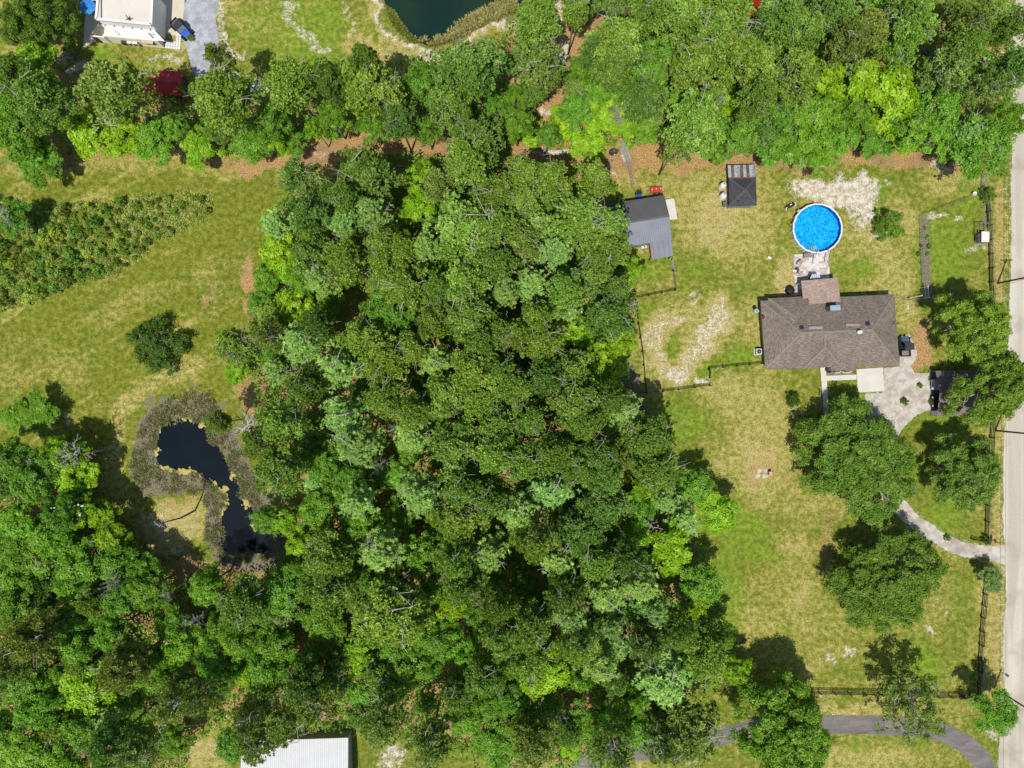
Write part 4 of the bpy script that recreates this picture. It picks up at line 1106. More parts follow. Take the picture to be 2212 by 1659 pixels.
hip('front_roof', SHING, hs, (HZ(350,480,EH+0.013), HZ(680,470,EH+0.013), HZ(642,719,EH+0.013), HZ(358,740,EH+0.013)), (HZ(520,490,4.72), HZ(523,578,4.72)), cap=None)
hip('entry_roof', SHING, hs, (HZ(560,640,EH-0.10), HZ(745,630,EH-0.10), HZ(745,742,EH-0.10), HZ(566,752,EH-0.10)), (HZ(620,660,3.0), HZ(690,655,3.0)), cap=None)
for a, b, za, zb in (((358,740),(523,578),EH,4.72),((642,719),(523,578),EH,4.72),((523,578),(520,490),4.72,4.72),((97,212),(296,345),EH,4.3),((390,205),(296,345),EH,4.3)):
    MB().bar(HZ(*a, za) + Vector((0,0,.03)), HZ(*b, zb) + Vector((0,0,.03)), 0.26, 0.05).build('ridge_cap', CAP, hs)
pr = roof_faces('porch_roof', SHINGP, hs, [[HZ(345,80,2.75), HZ(618,57,2.75), HZ(640,237,3.45), HZ(405,258,3.45), HZ(398,213,3.28), HZ(358,215,3.28)][::-1]], 0.14)
for q in ((352,88),(610,66),(480,77)):
    p = HZ(*q, 2.6); MB().box((p.x, p.y - 0.2, 1.3), (0.14, 0.14, 2.6)).build('porch_post', WHITE, hs)
GUT = M('gutter', A(120, 112, 106), 0.5)
for a, b in (((42,232),(1040,184)),((1080,716),(745,739)),((358,742),(78,735)),((42,232),(78,735))):
    MB().bar(HZ(*a, EH-0.08), HZ(*b, EH-0.08), 0.14, 0.12).build('gutter', GUT, hs)
ch = MB().box(HZ(568, 290, 3.8) , (1.55, 0.72, 2.9), R(4)).build('chimney', M('chimney_siding', A(150, 124, 92), 0.8, vary=0.2, scale=4), hs)
cp = HZ(612, 259, 5.1)
MB().box((HZ(568,290,3.8).x, HZ(568,290,3.8).y, 5.30), (1.68, 0.86, 0.10), R(4)).build('chimney_cap', M('cap_metal', A(176, 204, 218), 0.4, 0.2), hs)
VENT = M('ridge_vent', A(178, 152, 150), 0.7)
for a, b in (((400,432),(505,431)),((677,411),(780,410))):
    pa, pb = HZ(*a, 4.75), HZ(*b, 4.75); MB().bar(pa, pb, 0.48, 0.20).build('attic_vent', VENT, hs)
for q in ((348,430),(840,402)):
    p = HZ(*q, 4.66); MB().box(p, (0.62, 0.58, 0.26), R(10)).build('roof_vent', M('black_vent', (0.02, 0.022, 0.035, 1), 0.4), hs)
for q, z in (((736,460),4.95),((108,602),3.2),((115,672),2.95),((66,316),3.0),((640,690),3.3),((475,258),3.5)):
    p = HZ(*q, z); MB().cyl((p.x, p.y), 0.07, z - 0.3, z + 0.35, 8).build('vent_pipe', M('vent_pipe', A(215, 212, 205), 0.5), hs)
def dish(parent, p, az, rad=0.38, col=None):
    col = col or M('dish_white', A(236, 240, 246), 0.4)
    ax = Vector((math.cos(az)*0.75, math.sin(az)*0.75, 0.66)).normalized()
    u = ax.cross(Vector((0,0,1))).normalized(); w = ax.cross(u)
    vs = []; fs = []
    for j, (rr, dd) in enumerate(((0.02, 0), (0.6, 0.04), (1.0, 0.13))):
        for k in range(14):
            t = 2*math.pi*k/14; vs.append(p + (u*math.cos(t)+w*math.sin(t))*rad*rr + ax*rad*dd*2)
    for j in range(2):
        for k in range(14): fs.append((j*14+k, j*14+(k+1) % 14, (j+1)*14+(k+1) % 14, (j+1)*14+k))
    d = MB().add(vs, fs).build('dish', col, parent)
    MB().tube([p - Vector((0,0,0.8)), p - Vector((0,0,0.2)), p], 0.035, 6).build('dish_mast', GREYM, parent)
    MB().tube([p, p + ax*rad*1.0], 0.02, 5).build('dish_arm', GREYM, d)
    return d
p = HZ(783, 460, 5.5)
ds = thing('satellite_dish', 'white satellite dish standing on the ridge of the brown house roof', 'satellite dish', (p.x, p.y, 4.7)); dish(ds, p, R(250), 0.42)
p = HZ(15, 303, 2.0)
ds = thing('satellite_dish', 'pale blue dish on a post at the left wall of the house', 'satellite dish', (p.x, p.y, 0)); dish(ds, p, R(230), 0.42, M('dish_blue', A(168, 200, 220), 0.4))
MB().tube([(p.x, p.y, 0), p], 0.04, 6).build('post', GREYM, ds)
p = HZ(60, 352, 3.2)
ds = thing('satellite_dish', 'small dark red dish at the left edge of the brown roof', 'satellite dish', (p.x, p.y, 2.7)); dish(ds, p, R(200), 0.33, M('dish_red', A(128, 58, 58), 0.5))
p = HZ(1050, 405, 3.3)
ms = thing('service_mast', 'grey electric service mast on the right eave of the brown house', 'mast', (p.x, p.y, 0))
MB().tube([(p.x-0.25, p.y, 0), (p.x-0.25, p.y, 4.0), (p.x-0.05, p.y, 4.15), (p.x+0.1, p.y, 4.0)], 0.045, 6).build('pipe', GREYM, ms)
MB().tube([(p.x-0.25, p.y, 3.4), (p.x-1.1, p.y-0.3, 2.95)], 0.025, 5).build('brace', GREYM, ms)

# planter bed in front
slab('planter_bed', [zz(530,732), zz(735,728), zz(734,776), zz(575,785), zz(532,770)], 0.03, M('bed_mulch', A(150, 134, 116), 0.95, vary=0.3, scale=4, fine=0.3), 'mulched planter bed under the front eave')
for x0, x1, lb in ((576, 640, 'white curved edging round the left front planter'), (652, 718, 'white curved edging round the right front planter')):
    e = thing('planter_edging', lb, 'edging', P(*zz((x0+x1)/2, 765)), group='front planters')
    MB().tube([P(*zz(x0, 752), 0.1), P(*zz(x0+6, 764), 0.1), P(*zz(x0+20, 768), 0.1), P(*zz(x1-10, 766), 0.1), P(*zz(x1, 755), 0.1)], 0.09, 6).build('edging_stone', WHITE, e)
p = P(*zz(545, 748), 0.4)
u = thing('garden_urn', 'dark round urn at the corner of the front planter bed', 'urn', (p.x, p.y, 0))
MB().lathe((p.x, p.y, 0.03), [(0.22,0),(0.3,0.1),(0.48,0.5),(0.44,0.75),(0.5,0.82),(0.40,0.80),(0.38,0.6)], 16).build('bowl', M('urn_dark', A(84, 76, 70), 0.6), u, True)

# air conditioner
def ac_unit(x, y, label, w=1.0, hgt=0.95):
    p = P(x, y, hgt)
    t = thing('air_conditioner', label, 'air conditioner', (p.x, p.y, 0))
    MB().box((p.x, p.y, 0.04), (w*1.2, w*1.2, 0.1)).build('pad', CONC, t)
    c = MB().box((p.x, p.y, hgt*0.5+0.06), (w, w, hgt-0.08)).build('cabinet', M('ac_white', A(214, 218, 220), 0.5), t)
    MB().cyl((p.x, p.y), w*0.38, hgt+0.022, hgt+0.045, 20).build('fan_opening', BLACK, t)
    for k in range(4): MB().box((p.x, p.y, hgt+0.055), (w*0.8, 0.03, 0.012), k*math.pi/4).build('grille_bar', GREYM, c)
    MB().cyl((p.x, p.y), w*0.13, hgt+0.065, hgt+0.09, 12).build('fan_hub', GREYM, t)
ac_unit(*zz(31, 608), 'white air conditioner with round black fan at the left wall of the house')

# ---------------------------------------------------------------- back patio and pool
z2 = lambda x, y: (1674.1 + x * 0.23825, 421.2 + y * 0.23825)
PAV = [M('paver_%d' % i, A(*c), 0.9, vary=0.12, scale=5, fine=0.12) for i, c in enumerate(((240,230,222),(228,214,206),(206,190,180),(244,238,232),(216,202,192)))]
pt = thing('paver_patio', 'pale paver patio between the round pool and the back porch', 'patio', P(*z2(320, 680)))
slab_o = MB().prism([P(*z2(*q)).xy for q in ((155,543),(487,516),(500,800),(560,960),(210,960),(208,915),(85,922),(80,836),(176,828))], -0.05, 0.02).build('bedding', M('paver_joint', A(170, 158, 146), 0.95), pt)
o0 = Vector(P(*z2(155, 543))); ux = (Vector(P(*z2(487, 516))) - o0); Lx = ux.length; ux.normalize(); uy = Vector((ux.y, -ux.x, 0))
pr_ = random.Random(4); ppoly = [z2(*q) for q in ((155,543),(487,516),(500,800),(505,880),(205,915),(85,922),(80,836),(176,828))]
hm = thing
rot = math.atan2(ux.y, ux.x); cnt = 0; y0 = 0.0; row = 0
while y0 < 8.2:
    x0 = -1.6 - (0.35 if row % 2 else 0.0)
    while x0 < Lx:
        wd = pr_.choice((0.36, 0.54, 0.72)); c = o0 + ux * (x0 + wd/2) + uy * (y0 + 0.19)
        vxx, vyy = c.x / S + 1106, 829.5 - c.y / S
        if sdf(np.array([vxx]), np.array([vyy]), ppoly)[0] < -1.5 and cnt < 300:
            piece('paver', ('pv', wd), (lambda w_: (lambda: MB().box((0, 0, 0), (w_ - 0.02, 0.36, 0.06))))(wd), pr_.choice(PAV), pt, (c.x, c.y, 0.035 + pr_.uniform(0, 0.006)), rot); cnt += 1
        x0 += wd
    y0 += 0.38; row += 1

PH = 1.32
pc = P(*z2(388, 302), PH); PR = 228 * 0.23825 * S * (H-PH)/H
pool = thing('round_pool', 'round above-ground pool with white rim and bright blue water', 'pool', (pc.x, pc.y, 0))
RAIL = M('pool_rail', A(246, 246, 244), 0.4, vary=0.05); PWALL = M('pool_wall', A(206, 206, 204), 0.5, vary=0.15)
NS = 20
def ring_pt(r, k, z): t = 2*math.pi*(k+0.35)/NS; return Vector((pc.x + r*math.cos(t), pc.y + r*math.sin(t), z))
for k in range(NS):
    MB().add([ring_pt(PR-0.10,k,0), ring_pt(PR-0.10,k+1,0), ring_pt(PR-0.10,k+1,PH-0.04), ring_pt(PR-0.10,k,PH-0.04), ring_pt(PR-0.14,k,0), ring_pt(PR-0.14,k+1,0), ring_pt(PR-0.14,k+1,PH-0.04), ring_pt(PR-0.14,k,PH-0.04)],
             [(0,1,2,3),(7,6,5,4),(0,4,5,1),(3,2,6,7),(0,3,7,4),(1,5,6,2)]).build('wall_panel', PWALL, pool)
    MB().add([ring_pt(PR,k+0.01,PH), ring_pt(PR,k+0.99,PH), ring_pt(PR-0.26,k+0.99,PH), ring_pt(PR-0.26,k+0.01,PH), ring_pt(PR,k+0.01,PH-0.06), ring_pt(PR,k+0.99,PH-0.06), ring_pt(PR-0.26,k+0.99,PH-0.06), ring_pt(PR-0.26,k+0.01,PH-0.06)],
             [(0,1,2,3),(7,6,5,4),(0,4,5,1),(3,2,6,7),(0,3,7,4),(1,5,6,2)]).build('top_rail', RAIL, pool)
    q = ring_pt(PR-0.03,k,0); MB().box((q.x, q.y, PH/2-0.03), (0.16, 0.12, PH-0.06), 2*math.pi*(k+0.35)/NS + math.pi/2).build('upright', RAIL, pool)
def caustic_liner_mat():
    m = bpy.data.materials.new('pool_liner_painted_caustics'); t = NT(m)
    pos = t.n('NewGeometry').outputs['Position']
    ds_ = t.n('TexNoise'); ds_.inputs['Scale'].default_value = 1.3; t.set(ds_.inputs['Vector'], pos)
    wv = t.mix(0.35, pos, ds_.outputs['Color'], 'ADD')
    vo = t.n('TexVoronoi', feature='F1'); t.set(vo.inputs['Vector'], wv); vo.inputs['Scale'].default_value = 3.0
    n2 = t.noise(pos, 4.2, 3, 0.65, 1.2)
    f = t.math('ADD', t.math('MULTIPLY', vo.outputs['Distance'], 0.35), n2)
    col = t.mix(t.step(f, 0.50, 0.84), A(2, 112, 205, 1.0), A(40, 196, 246, 1.0))  # rippling caustic light painted into the blues of the pool floor
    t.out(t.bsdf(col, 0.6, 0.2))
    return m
CAUSTIC_LINER = caustic_liner_mat()
MB().cyl((pc.x, pc.y), PR-0.16, 0.02, 0.12, 48).build('pool_floor', CAUSTIC_LINER, pool)
li = MB()
a_ = [ring_pt(PR-0.15,k,0.1) for k in range(NS)]; b_ = [ring_pt(PR-0.15,k,PH-0.05) for k in range(NS)]
li.add(a_ + b_, [((k+1) % NS, k, NS+k, NS+(k+1) % NS) for k in range(NS)]); li.build('liner_wall', M('liner_wall', A(8, 80, 170, 0.9), 0.5, vary=0.15), pool)
def pool_water():
    m = bpy.data.materials.new('pool_water'); t = NT(m)
    pos = t.n('NewGeometry').outputs['Position']
    n = t.noise(pos, 3.0, 3, 0.5, 0.5)
    nb = t.bump(n, 0.25, 0.04)
    fr_ = t.n('Fresnel'); fr_.inputs['IOR'].default_value = 1.33; t.set(fr_.inputs['Normal'], nb)
    tp = t.n('BsdfTransparent'); tp.inputs['Color'].default_value = (0.62, 0.90, 0.98, 1)
    gl = t.n('BsdfGlossy'); gl.inputs['Roughness'].default_value = 0.04; t.set(gl.inputs['Normal'], nb)
    mx = t.n('MixShader'); t.set(mx.inputs[0], fr_.outputs[0]); t.t.links.new(tp.outputs[0], mx.inputs[1]); t.t.links.new(gl.outputs[0], mx.inputs[2])
    t.out(mx.outputs[0]); return m
wt = MB(); wt.add([ring_pt(PR-0.155,k,PH-0.20) for k in range(NS)], [tuple(range(NS))]); wt.build('water', pool_water(), pool)
p = P(*z2(362, 494), 1.1)
for k in range(3): MB().cyl((p.x, p.y + 0.35), 0.72 - 0.18*k, 0.12 + 0.30*k, 0.38 + 0.30*k, 20).build('pool_step', M('pool_step', A(190, 226, 232), 0.5), pool)
p = P(*z2(214, 143), 1.1); MB().box((p.x, p.y, 0.95), (0.42, 0.36, 0.5), R(40)).build('skimmer', M('skimmer', A(200, 196, 186), 0.5), pool)
p = P(*z2(362, 304), 0.2); MB().lathe((p.x, p.y, 0.12), [(0.12,0),(0.1,0.05),(0.02,0.07)], 12).build('floor_drain', WHITE, pool)
for (xa, ya, xb, yb, lb) in ((368,518,352,612,'left white handrail of the pool steps'),(470,508,462,606,'right white handrail of the pool steps')):
    p0 = P(*z2(xa, ya), 1.0); p1 = P(*z2(xb, yb), 0.9); t = thing('handrail', lb, 'handrail', ((p0.x+p1.x)/2, (p0.y+p1.y)/2, 0), group='handrails of the pool steps')
    sd = Vector((0.0, 0, 0))
    for q, hh in ((p0, 2.1), (lerp(p0, p1, 0.5), 1.6), (p1, 1.05)):
        MB().tube([(q.x, q.y, 0.03), (q.x, q.y, hh)], 0.05, 6).build('post', WHITE, t)
    MB().tube([(p0.x, p0.y, 2.1), (p1.x, p1.y, 1.05)], 0.055, 6).build('top_bar', WHITE, t)
    MB().tube([(p0.x, p0.y, 1.5), (p1.x, p1.y, 0.5)], 0.045, 6).build('lower_bar', WHITE, t)
p = P(*z2(303, 545), 0.6); t = thing('storage_box', 'grey storage box against the pool at the top of the patio', 'box', (p.x, p.y, 0), R(4), local=True)
MB().box((0, 0, 0.32), (1.45, 0.62, 0.5)).build('body', M('box_grey', A(120, 116, 112), 0.6), t); MB().box((0, 0, 0.60), (1.52, 0.68, 0.07)).build('lid', M('box_lid', A(146, 142, 138), 0.6), t)
CHM = M('chair_sling', A(196, 184, 166), 0.7); CHF = M('chair_frame', A(110, 100, 92), 0.5)
def patio_chair(x, y, rz, lb):
    p = P(*z2(x, y), 0.4); t = thing('patio_chair', lb, 'chair', (p.x, p.y, 0.07), rz, 'patio chairs', local=True)
    MB().box((0, 0, 0.42), (0.62, 0.6, 0.05), 0, 0, R(4)).build('seat', CHM, t); MB().box((0, 0.38, 0.80), (0.62, 0.06, 0.75), 0, 0, R(-18)).build('backrest', CHM, t)
    for sx in (-1, 1):
        MB().tube([(sx*0.35, -0.32, 0), (sx*0.35, -0.30, 0.62)], 0.025, 5).build('leg', CHF, t); MB().tube([(sx*0.35, 0.34, 0), (sx*0.35, 0.32, 0.62)], 0.025, 5).build('leg', CHF, t)
        MB().box((sx*0.36, 0.0, 0.64), (0.08, 0.72, 0.04)).build('armrest', CHF, t)
patio_chair(214, 625, R(-35), 'tan patio chair above the small round table on the pavers'); patio_chair(222, 703, R(150), 'tan patio chair below the small round table on the pavers')
p = P(*z2(201, 669), 0.45); t = thing('side_table', 'small dark round table between the two patio chairs', 'table', (p.x, p.y, 0.07), local=True)
MB().cyl((0,0), 0.26, 0.46, 0.5, 18).build('table_top', DGREY, t); MB().tube([(0,0,0),(0,0,0.46)], 0.04, 8).build('pedestal', DGREY, t); MB().cyl((0,0), 0.18, 0, 0.03, 16).build('base', DGREY, t)
p = P(*z2(362, 743), 1.5); t = thing('hanging_chair', 'white striped swing chair at the edge of the back porch', 'chair', (p.x, p.y, 0.07), R(0), local=True)
cloth = M('stripe_white', A(232, 236, 236), 0.7); cb = M('stripe_blue', A(160, 186, 200), 0.7)
for k in range(9): MB().add([(-0.72+0.15*k*0.9, 0.42, 1.95), (-0.72+0.15*k*0.9+0.12, 0.42, 1.95), (-0.98+0.215*k+0.19, -0.42, 1.6), (-0.98+0.215*k, -0.42, 1.6)], [(0,1,2,3)]).build('canopy_stripe', cloth if k % 2 == 0 else cb, t)
for sx in (-1, 1):
    MB().tube([(sx*0.9, -0.5, 0), (sx*0.8, 0, 1.75)], 0.04, 6).build('leg', GREYM, t); MB().tube([(sx*0.9, 0.5, 0), (sx*0.8, 0, 1.75)], 0.04, 6).build('leg', GREYM, t)
MB().box((0, 0, 0.5), (1.3, 0.55, 0.08)).build('seat', M('seat_red', A(120, 70, 60), 0.7), t); MB().box((0, 0.3, 0.85), (1.3, 0.08, 0.6), 0, 0, R(-12)).build('backrest', M('seat_red', A(120, 70, 60), 0.7), t)
p = P(*z2(143, 862), 0.9); t = thing('covered_grill', 'black covered grill on the paver pad beside the back porch', 'grill', (p.x, p.y, 0.07), R(3), local=True)
MB().lathe((0,0,0), [(0.72,0.0),(0.78,0.25),(0.74,0.85),(0.66,1.05),(0.35,1.2),(0.05,1.22)], 12).build('cover', M('grill_cover', (0.012,0.012,0.013,1), 0.55, vary=0.4, scale=4, bump=0.5), t, False)
for k in range(3): MB().tube([(-0.75, -0.4+0.38*k, 0.5), (-0.4, -0.35+0.36*k, 1.16), (0.4, -0.35+0.34*k, 1.16), (0.76, -0.4+0.38*k, 0.5)], 0.04, 5).build('cover_fold', DGREY, t)
p = P(1706, 444, 0.4); t = thing('pool_pump', 'black pool pump with white pipe fittings on the ground left of the pool', 'pump', (p.x, p.y, 0), R(25), local=True)
MB().lathe((0,0,0.32), [(0.05,-0.5),(0.26,-0.48),(0.28,0.2),(0.2,0.3),(0.14,0.5)], 14, 'X').build('motor', BLACK, t, True); MB().cyl((0.62, 0.0), 0.28, 0, 0.75, 16, 0.2).build('filter_tank', BLACK, t)
MB().tube([(-0.5,-0.1,0.3),(-0.75,-0.15,0.3),(-0.8,-0.5,0.15)], 0.09, 8).build('pipe', WHITE, t); MB().tube([(0.7,0.2,0.6),(1.0,0.1,0.5),(1.15,-0.35,0.2),(0.8,-0.45,0.1)], 0.08, 8).build('pipe', WHITE, t); MB().box((0.15,0.05,0.62),(0.35,0.2,0.14)).build('junction_box', WHITE, t); MB().box((0,0,0.03),(1.6,0.7,0.06)).build('base', DGREY, t)
p = P(1662, 557, 0.2); t = thing('cooler_box', 'small white box lying on the lawn left of the patio', 'box', (p.x, p.y, 0), R(-30), local=True)
MB().box((0,0,0.14),(0.62,0.34,0.28)).build('body', WHITE, t); MB().box((0,0,0.30),(0.66,0.38,0.05)).build('lid', WHITE, t)
# ---------------------------------------------------------------- metal barn
ROOFM = M('charcoal_metal', A(108, 107, 110), 0.5, 0.0, 0.4, vary=0.10, scale=0.5, fine=0.05); ROOFL = M('grey_metal_roof', A(136, 141, 152), 0.42, 0.0, 0.5, vary=0.10, scale=0.5, fine=0.05)
def BZ(x, y, h): return P(*z3(x, y), h)
bn = thing('metal_barn', 'grey ribbed metal barn with a lean-to, tucked against the central wood', 'barn', P(*z3(290, 640)))
e0, r0, s0 = 3.3, 4.5, 3.3
W_ = 20
nE, rE, sE = BZ(430,438,e0), BZ(472,602,r0), BZ(490,790,s0)
dW = (BZ(100,490,e0) - BZ(430,438,e0)).normalized() * 10.2
nW, rW, sW = nE + dW, rE + dW, sE + dW
roof_panels(bn, rW, rE, nW, 0.9, [ROOFM], 3, 0.04, 0.05); roof_panels(bn, rW, rE, sW, 0.9, [ROOFL], 3, 0.04, 0.05)
MB().bar(rW + Vector((0,0,0.03)), rE + Vector((0,0,0.03)), 0.35, 0.05).build('ridge_cap', ROOFM, bn)
inn = lambda a, b, t: lerp(a, b, t)
ctr = (nE + nW + sE + sW) / 4
sh = lambda p, k=0.955: Vector((lerp(ctr.x, p.x, k), lerp(ctr.y, p.y, k), 0))
BW = M('barn_siding', A(150, 152, 156), 0.6)
mb = MB(); mb.prism([sh(p).xy for p in (nW, nE, sE, sW)], -0.1, e0 - 0.12); mb.build('wall', BW, bn)
for a_, b_, c_ in ((nE, rE, sE), (nW, rW, sW)):
    A0, B0, C0 = sh(a_), sh(b_), sh(c_)
    d_ = (A0 - C0).normalized(); nrm_ = Vector((-d_.y, d_.x, 0)) * 0.03
    mb = MB(); mb.add([A0 + Vector((0,0,e0-0.12)) + nrm_, Vector((B0.x, B0.y, r0-0.12)) + nrm_, C0 + Vector((0,0,s0-0.12)) + nrm_, A0 + Vector((0,0,e0-0.12)) - nrm_, Vector((B0.x, B0.y, r0-0.12)) - nrm_, C0 + Vector((0,0,s0-0.12)) - nrm_], [(0,1,2),(5,4,3),(0,3,4,1),(1,4,5,2),(2,5,3,0)]); mb.build('gable', BW, bn)
l = [BZ(315,803,2.75), BZ(482,775,2.75), BZ(493,930,2.35), BZ(330,948,2.35)]
roof_panels(bn, l[0], l[1], l[3], 0.9, [ROOFL], 1, 0.05, 0.06, 'lean_to_panel')
for q in (l[2], l[3]): MB().box((lerp(ctr.x, q.x, 0.98), lerp(ctr.y, q.y, 0.97), 1.15), (0.14, 0.14, 2.3)).build('lean_to_post', WOODW, bn)
p = BZ(270, 848, 0.9); t = thing('wall_unit', 'white boxy unit at the lower wall of the metal barn', 'unit', (p.x, p.y, 0), R(9), local=True)
MB().box((0,0,0.5),(0.95,0.4,0.75)).build('cabinet', WHITE, t); MB().box((0,0,0.06),(1.05,0.5,0.12)).build('stand', GREYM, t); MB().cyl((0.1,0), 0.14, 0.876, 0.89, 12).build('cap', DGREY, t)
p = BZ(312, 880, 0.9); t = thing('red_kayak', 'red and black kayak leaning under the barn lean-to', 'kayak', (p.x+0.35, p.y, 0), R(95), local=True)
MB().lathe((0,0,0.9), [(0.03,-1.6),(0.2,-1.2),(0.32,-0.4),(0.32,0.4),(0.2,1.2),(0.03,1.6)], 12, 'X').build('hull', M('red_plastic', A(196, 34, 30), 0.4), t, True); MB().box((0,0,1.2),(0.7,0.34,0.06)).build('cockpit', BLACK, t); MB().box((0,0,0.29),(0.3,0.5,0.58)).build('stand', WOODW, t)
# red utility trailer and mower
p = BZ(366, 392, 0.9); t = thing('red_trailer', 'red box trailer with pale tongue parked above the metal barn', 'trailer', (p.x, p.y, 0), R(4), local=True); t.scale = (0.66, 0.66, 0.8)
RED = M('red_paint', A(200, 62, 44), 0.5, vary=0.25, scale=2)
MB().box((0,0,0.75),(3.2*0.95,1.5,0.55)).build('box', RED, t); MB().box((0,0,1.06),(3.1,1.55,0.05)).build('lid', M('red_lid', A(206, 74, 52), 0.55, vary=0.2), t)
for sx in (-1.05,0.1,1.2): MB().box((sx,0.1,1.12),(0.22,0.22,0.09)).build('latch', WHITE, t)
for sx in (-0.3, 0.9): MB().lathe((sx,-0.92,0.34), [(0.05,-0.1),(0.33,-0.09),(0.34,0.09),(0.05,0.1)], 16, 'Y').build('wheel', BLACK, t)
MB().lathe((-0.3,0.92,0.34), [(0.05,-0.1),(0.33,-0.09),(0.34,0.09),(0.05,0.1)], 16, 'Y').build('wheel', BLACK, t)
MB().box((-1.85,-0.7,0.45),(0.3,1.9,0.08), R(6)).build('tongue', WOODW, t); MB().box((0.2,-1.2,0.35),(1.9,0.3,0.06)).build('frame', WOODW, t)
p = BZ(233, 448, 0.8); t = thing('blue_mower', 'blue mower with dark seat at the upper wall of the metal barn', 'mower', (p.x, p.y, 0), R(5), local=True)
MB().box((0,0,0.5),(0.8,1.0,0.4)).build('hood', M('blue_paint', A(40, 84, 160), 0.4), t); MB().box((0,0.75,0.6),(0.7,0.55,0.35)).build('seat', BLACK, t)
for sx in (-0.5,0.5):
    for sy in (-0.4,0.7): MB().lathe((sx,sy,0.26),[(0.05,-0.09),(0.26,-0.08),(0.26,0.08),(0.05,0.09)],14,'X').build('wheel', BLACK, t)
for sx in (-0.28,0.28): MB().tube([(sx,0.9,0.5),(sx,1.25,1.1)],0.04,5).build('handle', BLACK, t)

# ---------------------------------------------------------------- shed with rusty lean-to
sd = thing('garden_shed', 'dark hip-roofed shed with a rusty tin lean-to above the pool', 'shed', P(*z3(1050, 410)))
eh = 2.6
hip('roof', SHINGD, sd, (BZ(943,305,eh), BZ(1158,300,eh), BZ(1165,518,eh), BZ(948,523,eh)), (BZ(1072,398,3.75), BZ(1072,398,3.75) + Vector((0.02,0,0))), cap=CAPD)
mb = MB(); mb.prism([BZ(*q, eh).xy for q in ((960,318),(1144,314),(1150,506),(964,510))], -0.1, eh-0.1); mb.build('wall', M('shed_wall', A(150, 148, 146), 0.8), sd)
TIN = [M('tin_%d' % i, A(*c), 0.5, 0.2, vary=0.3, scale=2.5, c2=A(*c2), fine=0.15) for i, (c, c2) in enumerate((((196,214,222),(176,196,206)),((150,120,110),(120,80,66)),((202,218,226),(160,170,176)),((128,84,70),(156,130,120)),((188,202,210),(150,140,136))))]
ta, tb, td = BZ(940,303,2.45), BZ(1157,299,2.45), BZ(934,200,2.15)
for i, k in enumerate((0, 3, 2, 4, 1, 2, 1, 0, 4)):
    aa = lerp(ta, tb, i/9); bb = lerp(ta, tb, (i+1)/9)
    roof_panels(sd, aa, bb, aa + (td - ta), 9, [TIN[k]], 4, 0.025, 0.03, 'tin_sheet', n=1)
MB().bar(ta + Vector((0,0,0.06)), tb + Vector((0,0,0.06)), 0.22, 0.05).build('rusty_flashing', M('rust', A(150, 104, 66), 0.8, vary=0.3, scale=3), sd)
for q in ((942,212),(1145,208),(1045,210)): pp = BZ(*q, 2.1); MB().box((pp.x, pp.y, 1.05), (0.12,0.12,2.1)).build('post', WOODW, sd)
MB().box(BZ(1015, 528, 0.3) + Vector((0,0.1,-0.1)), (1.0, 0.3, 0.3)).build('door_step', WHITE, sd)
for q, w_ in (((1066,432),0.8),((1030,463),0.25),((1020,480),0.25)): MB().box(BZ(*q, 3.25 if w_ > 0.5 else 2.98), (w_, 0.14, 0.12)).build('roof_vent', BLACK, sd)
for (x, y, lb) in ((906,352,'upper white upright tank at the left wall of the dark shed'),(908,434,'lower white upright tank at the left wall of the dark shed')):
    p = BZ(x, y, 1.9); t = thing('water_tank', lb, 'tank', (p.x, p.y, 0), 0, 'white tanks by the shed', local=True)
    MB().lathe((0,0,0), [(0.52,0.0),(0.54,0.1),(0.54,1.55),(0.45,1.75),(0.2,1.86),(0.02,1.88)], 20).build('tank_body', WHITE, t, True); MB().cyl((0.05,0.05), 0.12, 1.84, 1.95, 12).build('lid', GREYM, t)
    for z_ in (0.5,1.05): MB().lathe((0,0,z_), [(0.54,-0.04),(0.565,-0.02),(0.565,0.02),(0.54,0.04)], 20).build('band', WHITE, t)
p = BZ(912, 507, 0.9); t = thing('waste_bin', 'dark grey bin at the lower left corner of the dark shed', 'bin', (p.x, p.y, 0), R(5), local=True)
MB().add([(-0.26,-0.3,0),(0.26,-0.3,0),(0.26,0.3,0),(-0.26,0.3,0),(-0.33,-0.36,0.95),(0.33,-0.36,0.95),(0.33,0.36,0.95),(-0.33,0.36,0.95)], [(3,2,1,0),(4,5,6,7),(0,1,5,4),(1,2,6,5),(2,3,7,6),(3,0,4,7)]).build('body', M('bin_grey', A(92, 98, 108), 0.5), t); MB().box((0,0,1.0),(0.72,0.8,0.07)).build('lid', M('bin_lid', A(104, 112, 124), 0.5), t)
# lumber pile, mast, hopper, fire tub
lp = random.Random(6); p = P(1205, 329); t = thing('lumber_pile', 'stack of pale white boards lying under the bright trees', 'lumber', p)
for k in range(26):
    x = lp.uniform(1165, 1232); y = 329 + (x-1200)*0.02 + lp.uniform(-4, 4); L = lp.uniform(1.2, 4.2) if x < 1225 else 0.9
    pa = P(x, y, 0.12 + 0.05*(k % 5)); a = R(lp.gauss(-2, 4)); d = Vector((math.cos(a), math.sin(a), 0))*L/2
    bar_piece('board', M('white_board', A(226, 220, 210), 0.8, vary=0.2, per_obj=0.25), t, pa - d, pa + d, 0.2, 0.05)
for k in range(2): q = P(1172+k*15, 316, 0.3); bar_piece('board', M('white_board', A(226, 220, 210)), t, q, q + Vector((-0.15, -1.1, 0.05)), 0.12, 0.05)
q = P(1275, 338, 0.15); bar_piece('board', M('white_board', A(226,220,210)), t, q - Vector((1.1,0,0)), q + Vector((1.1,0.2,0)), 0.3, 0.08)
p = P(1360, 368); t = thing('lattice_frame', 'long grey timber ladder frame lying on the ground above the metal barn', 'frame', p)
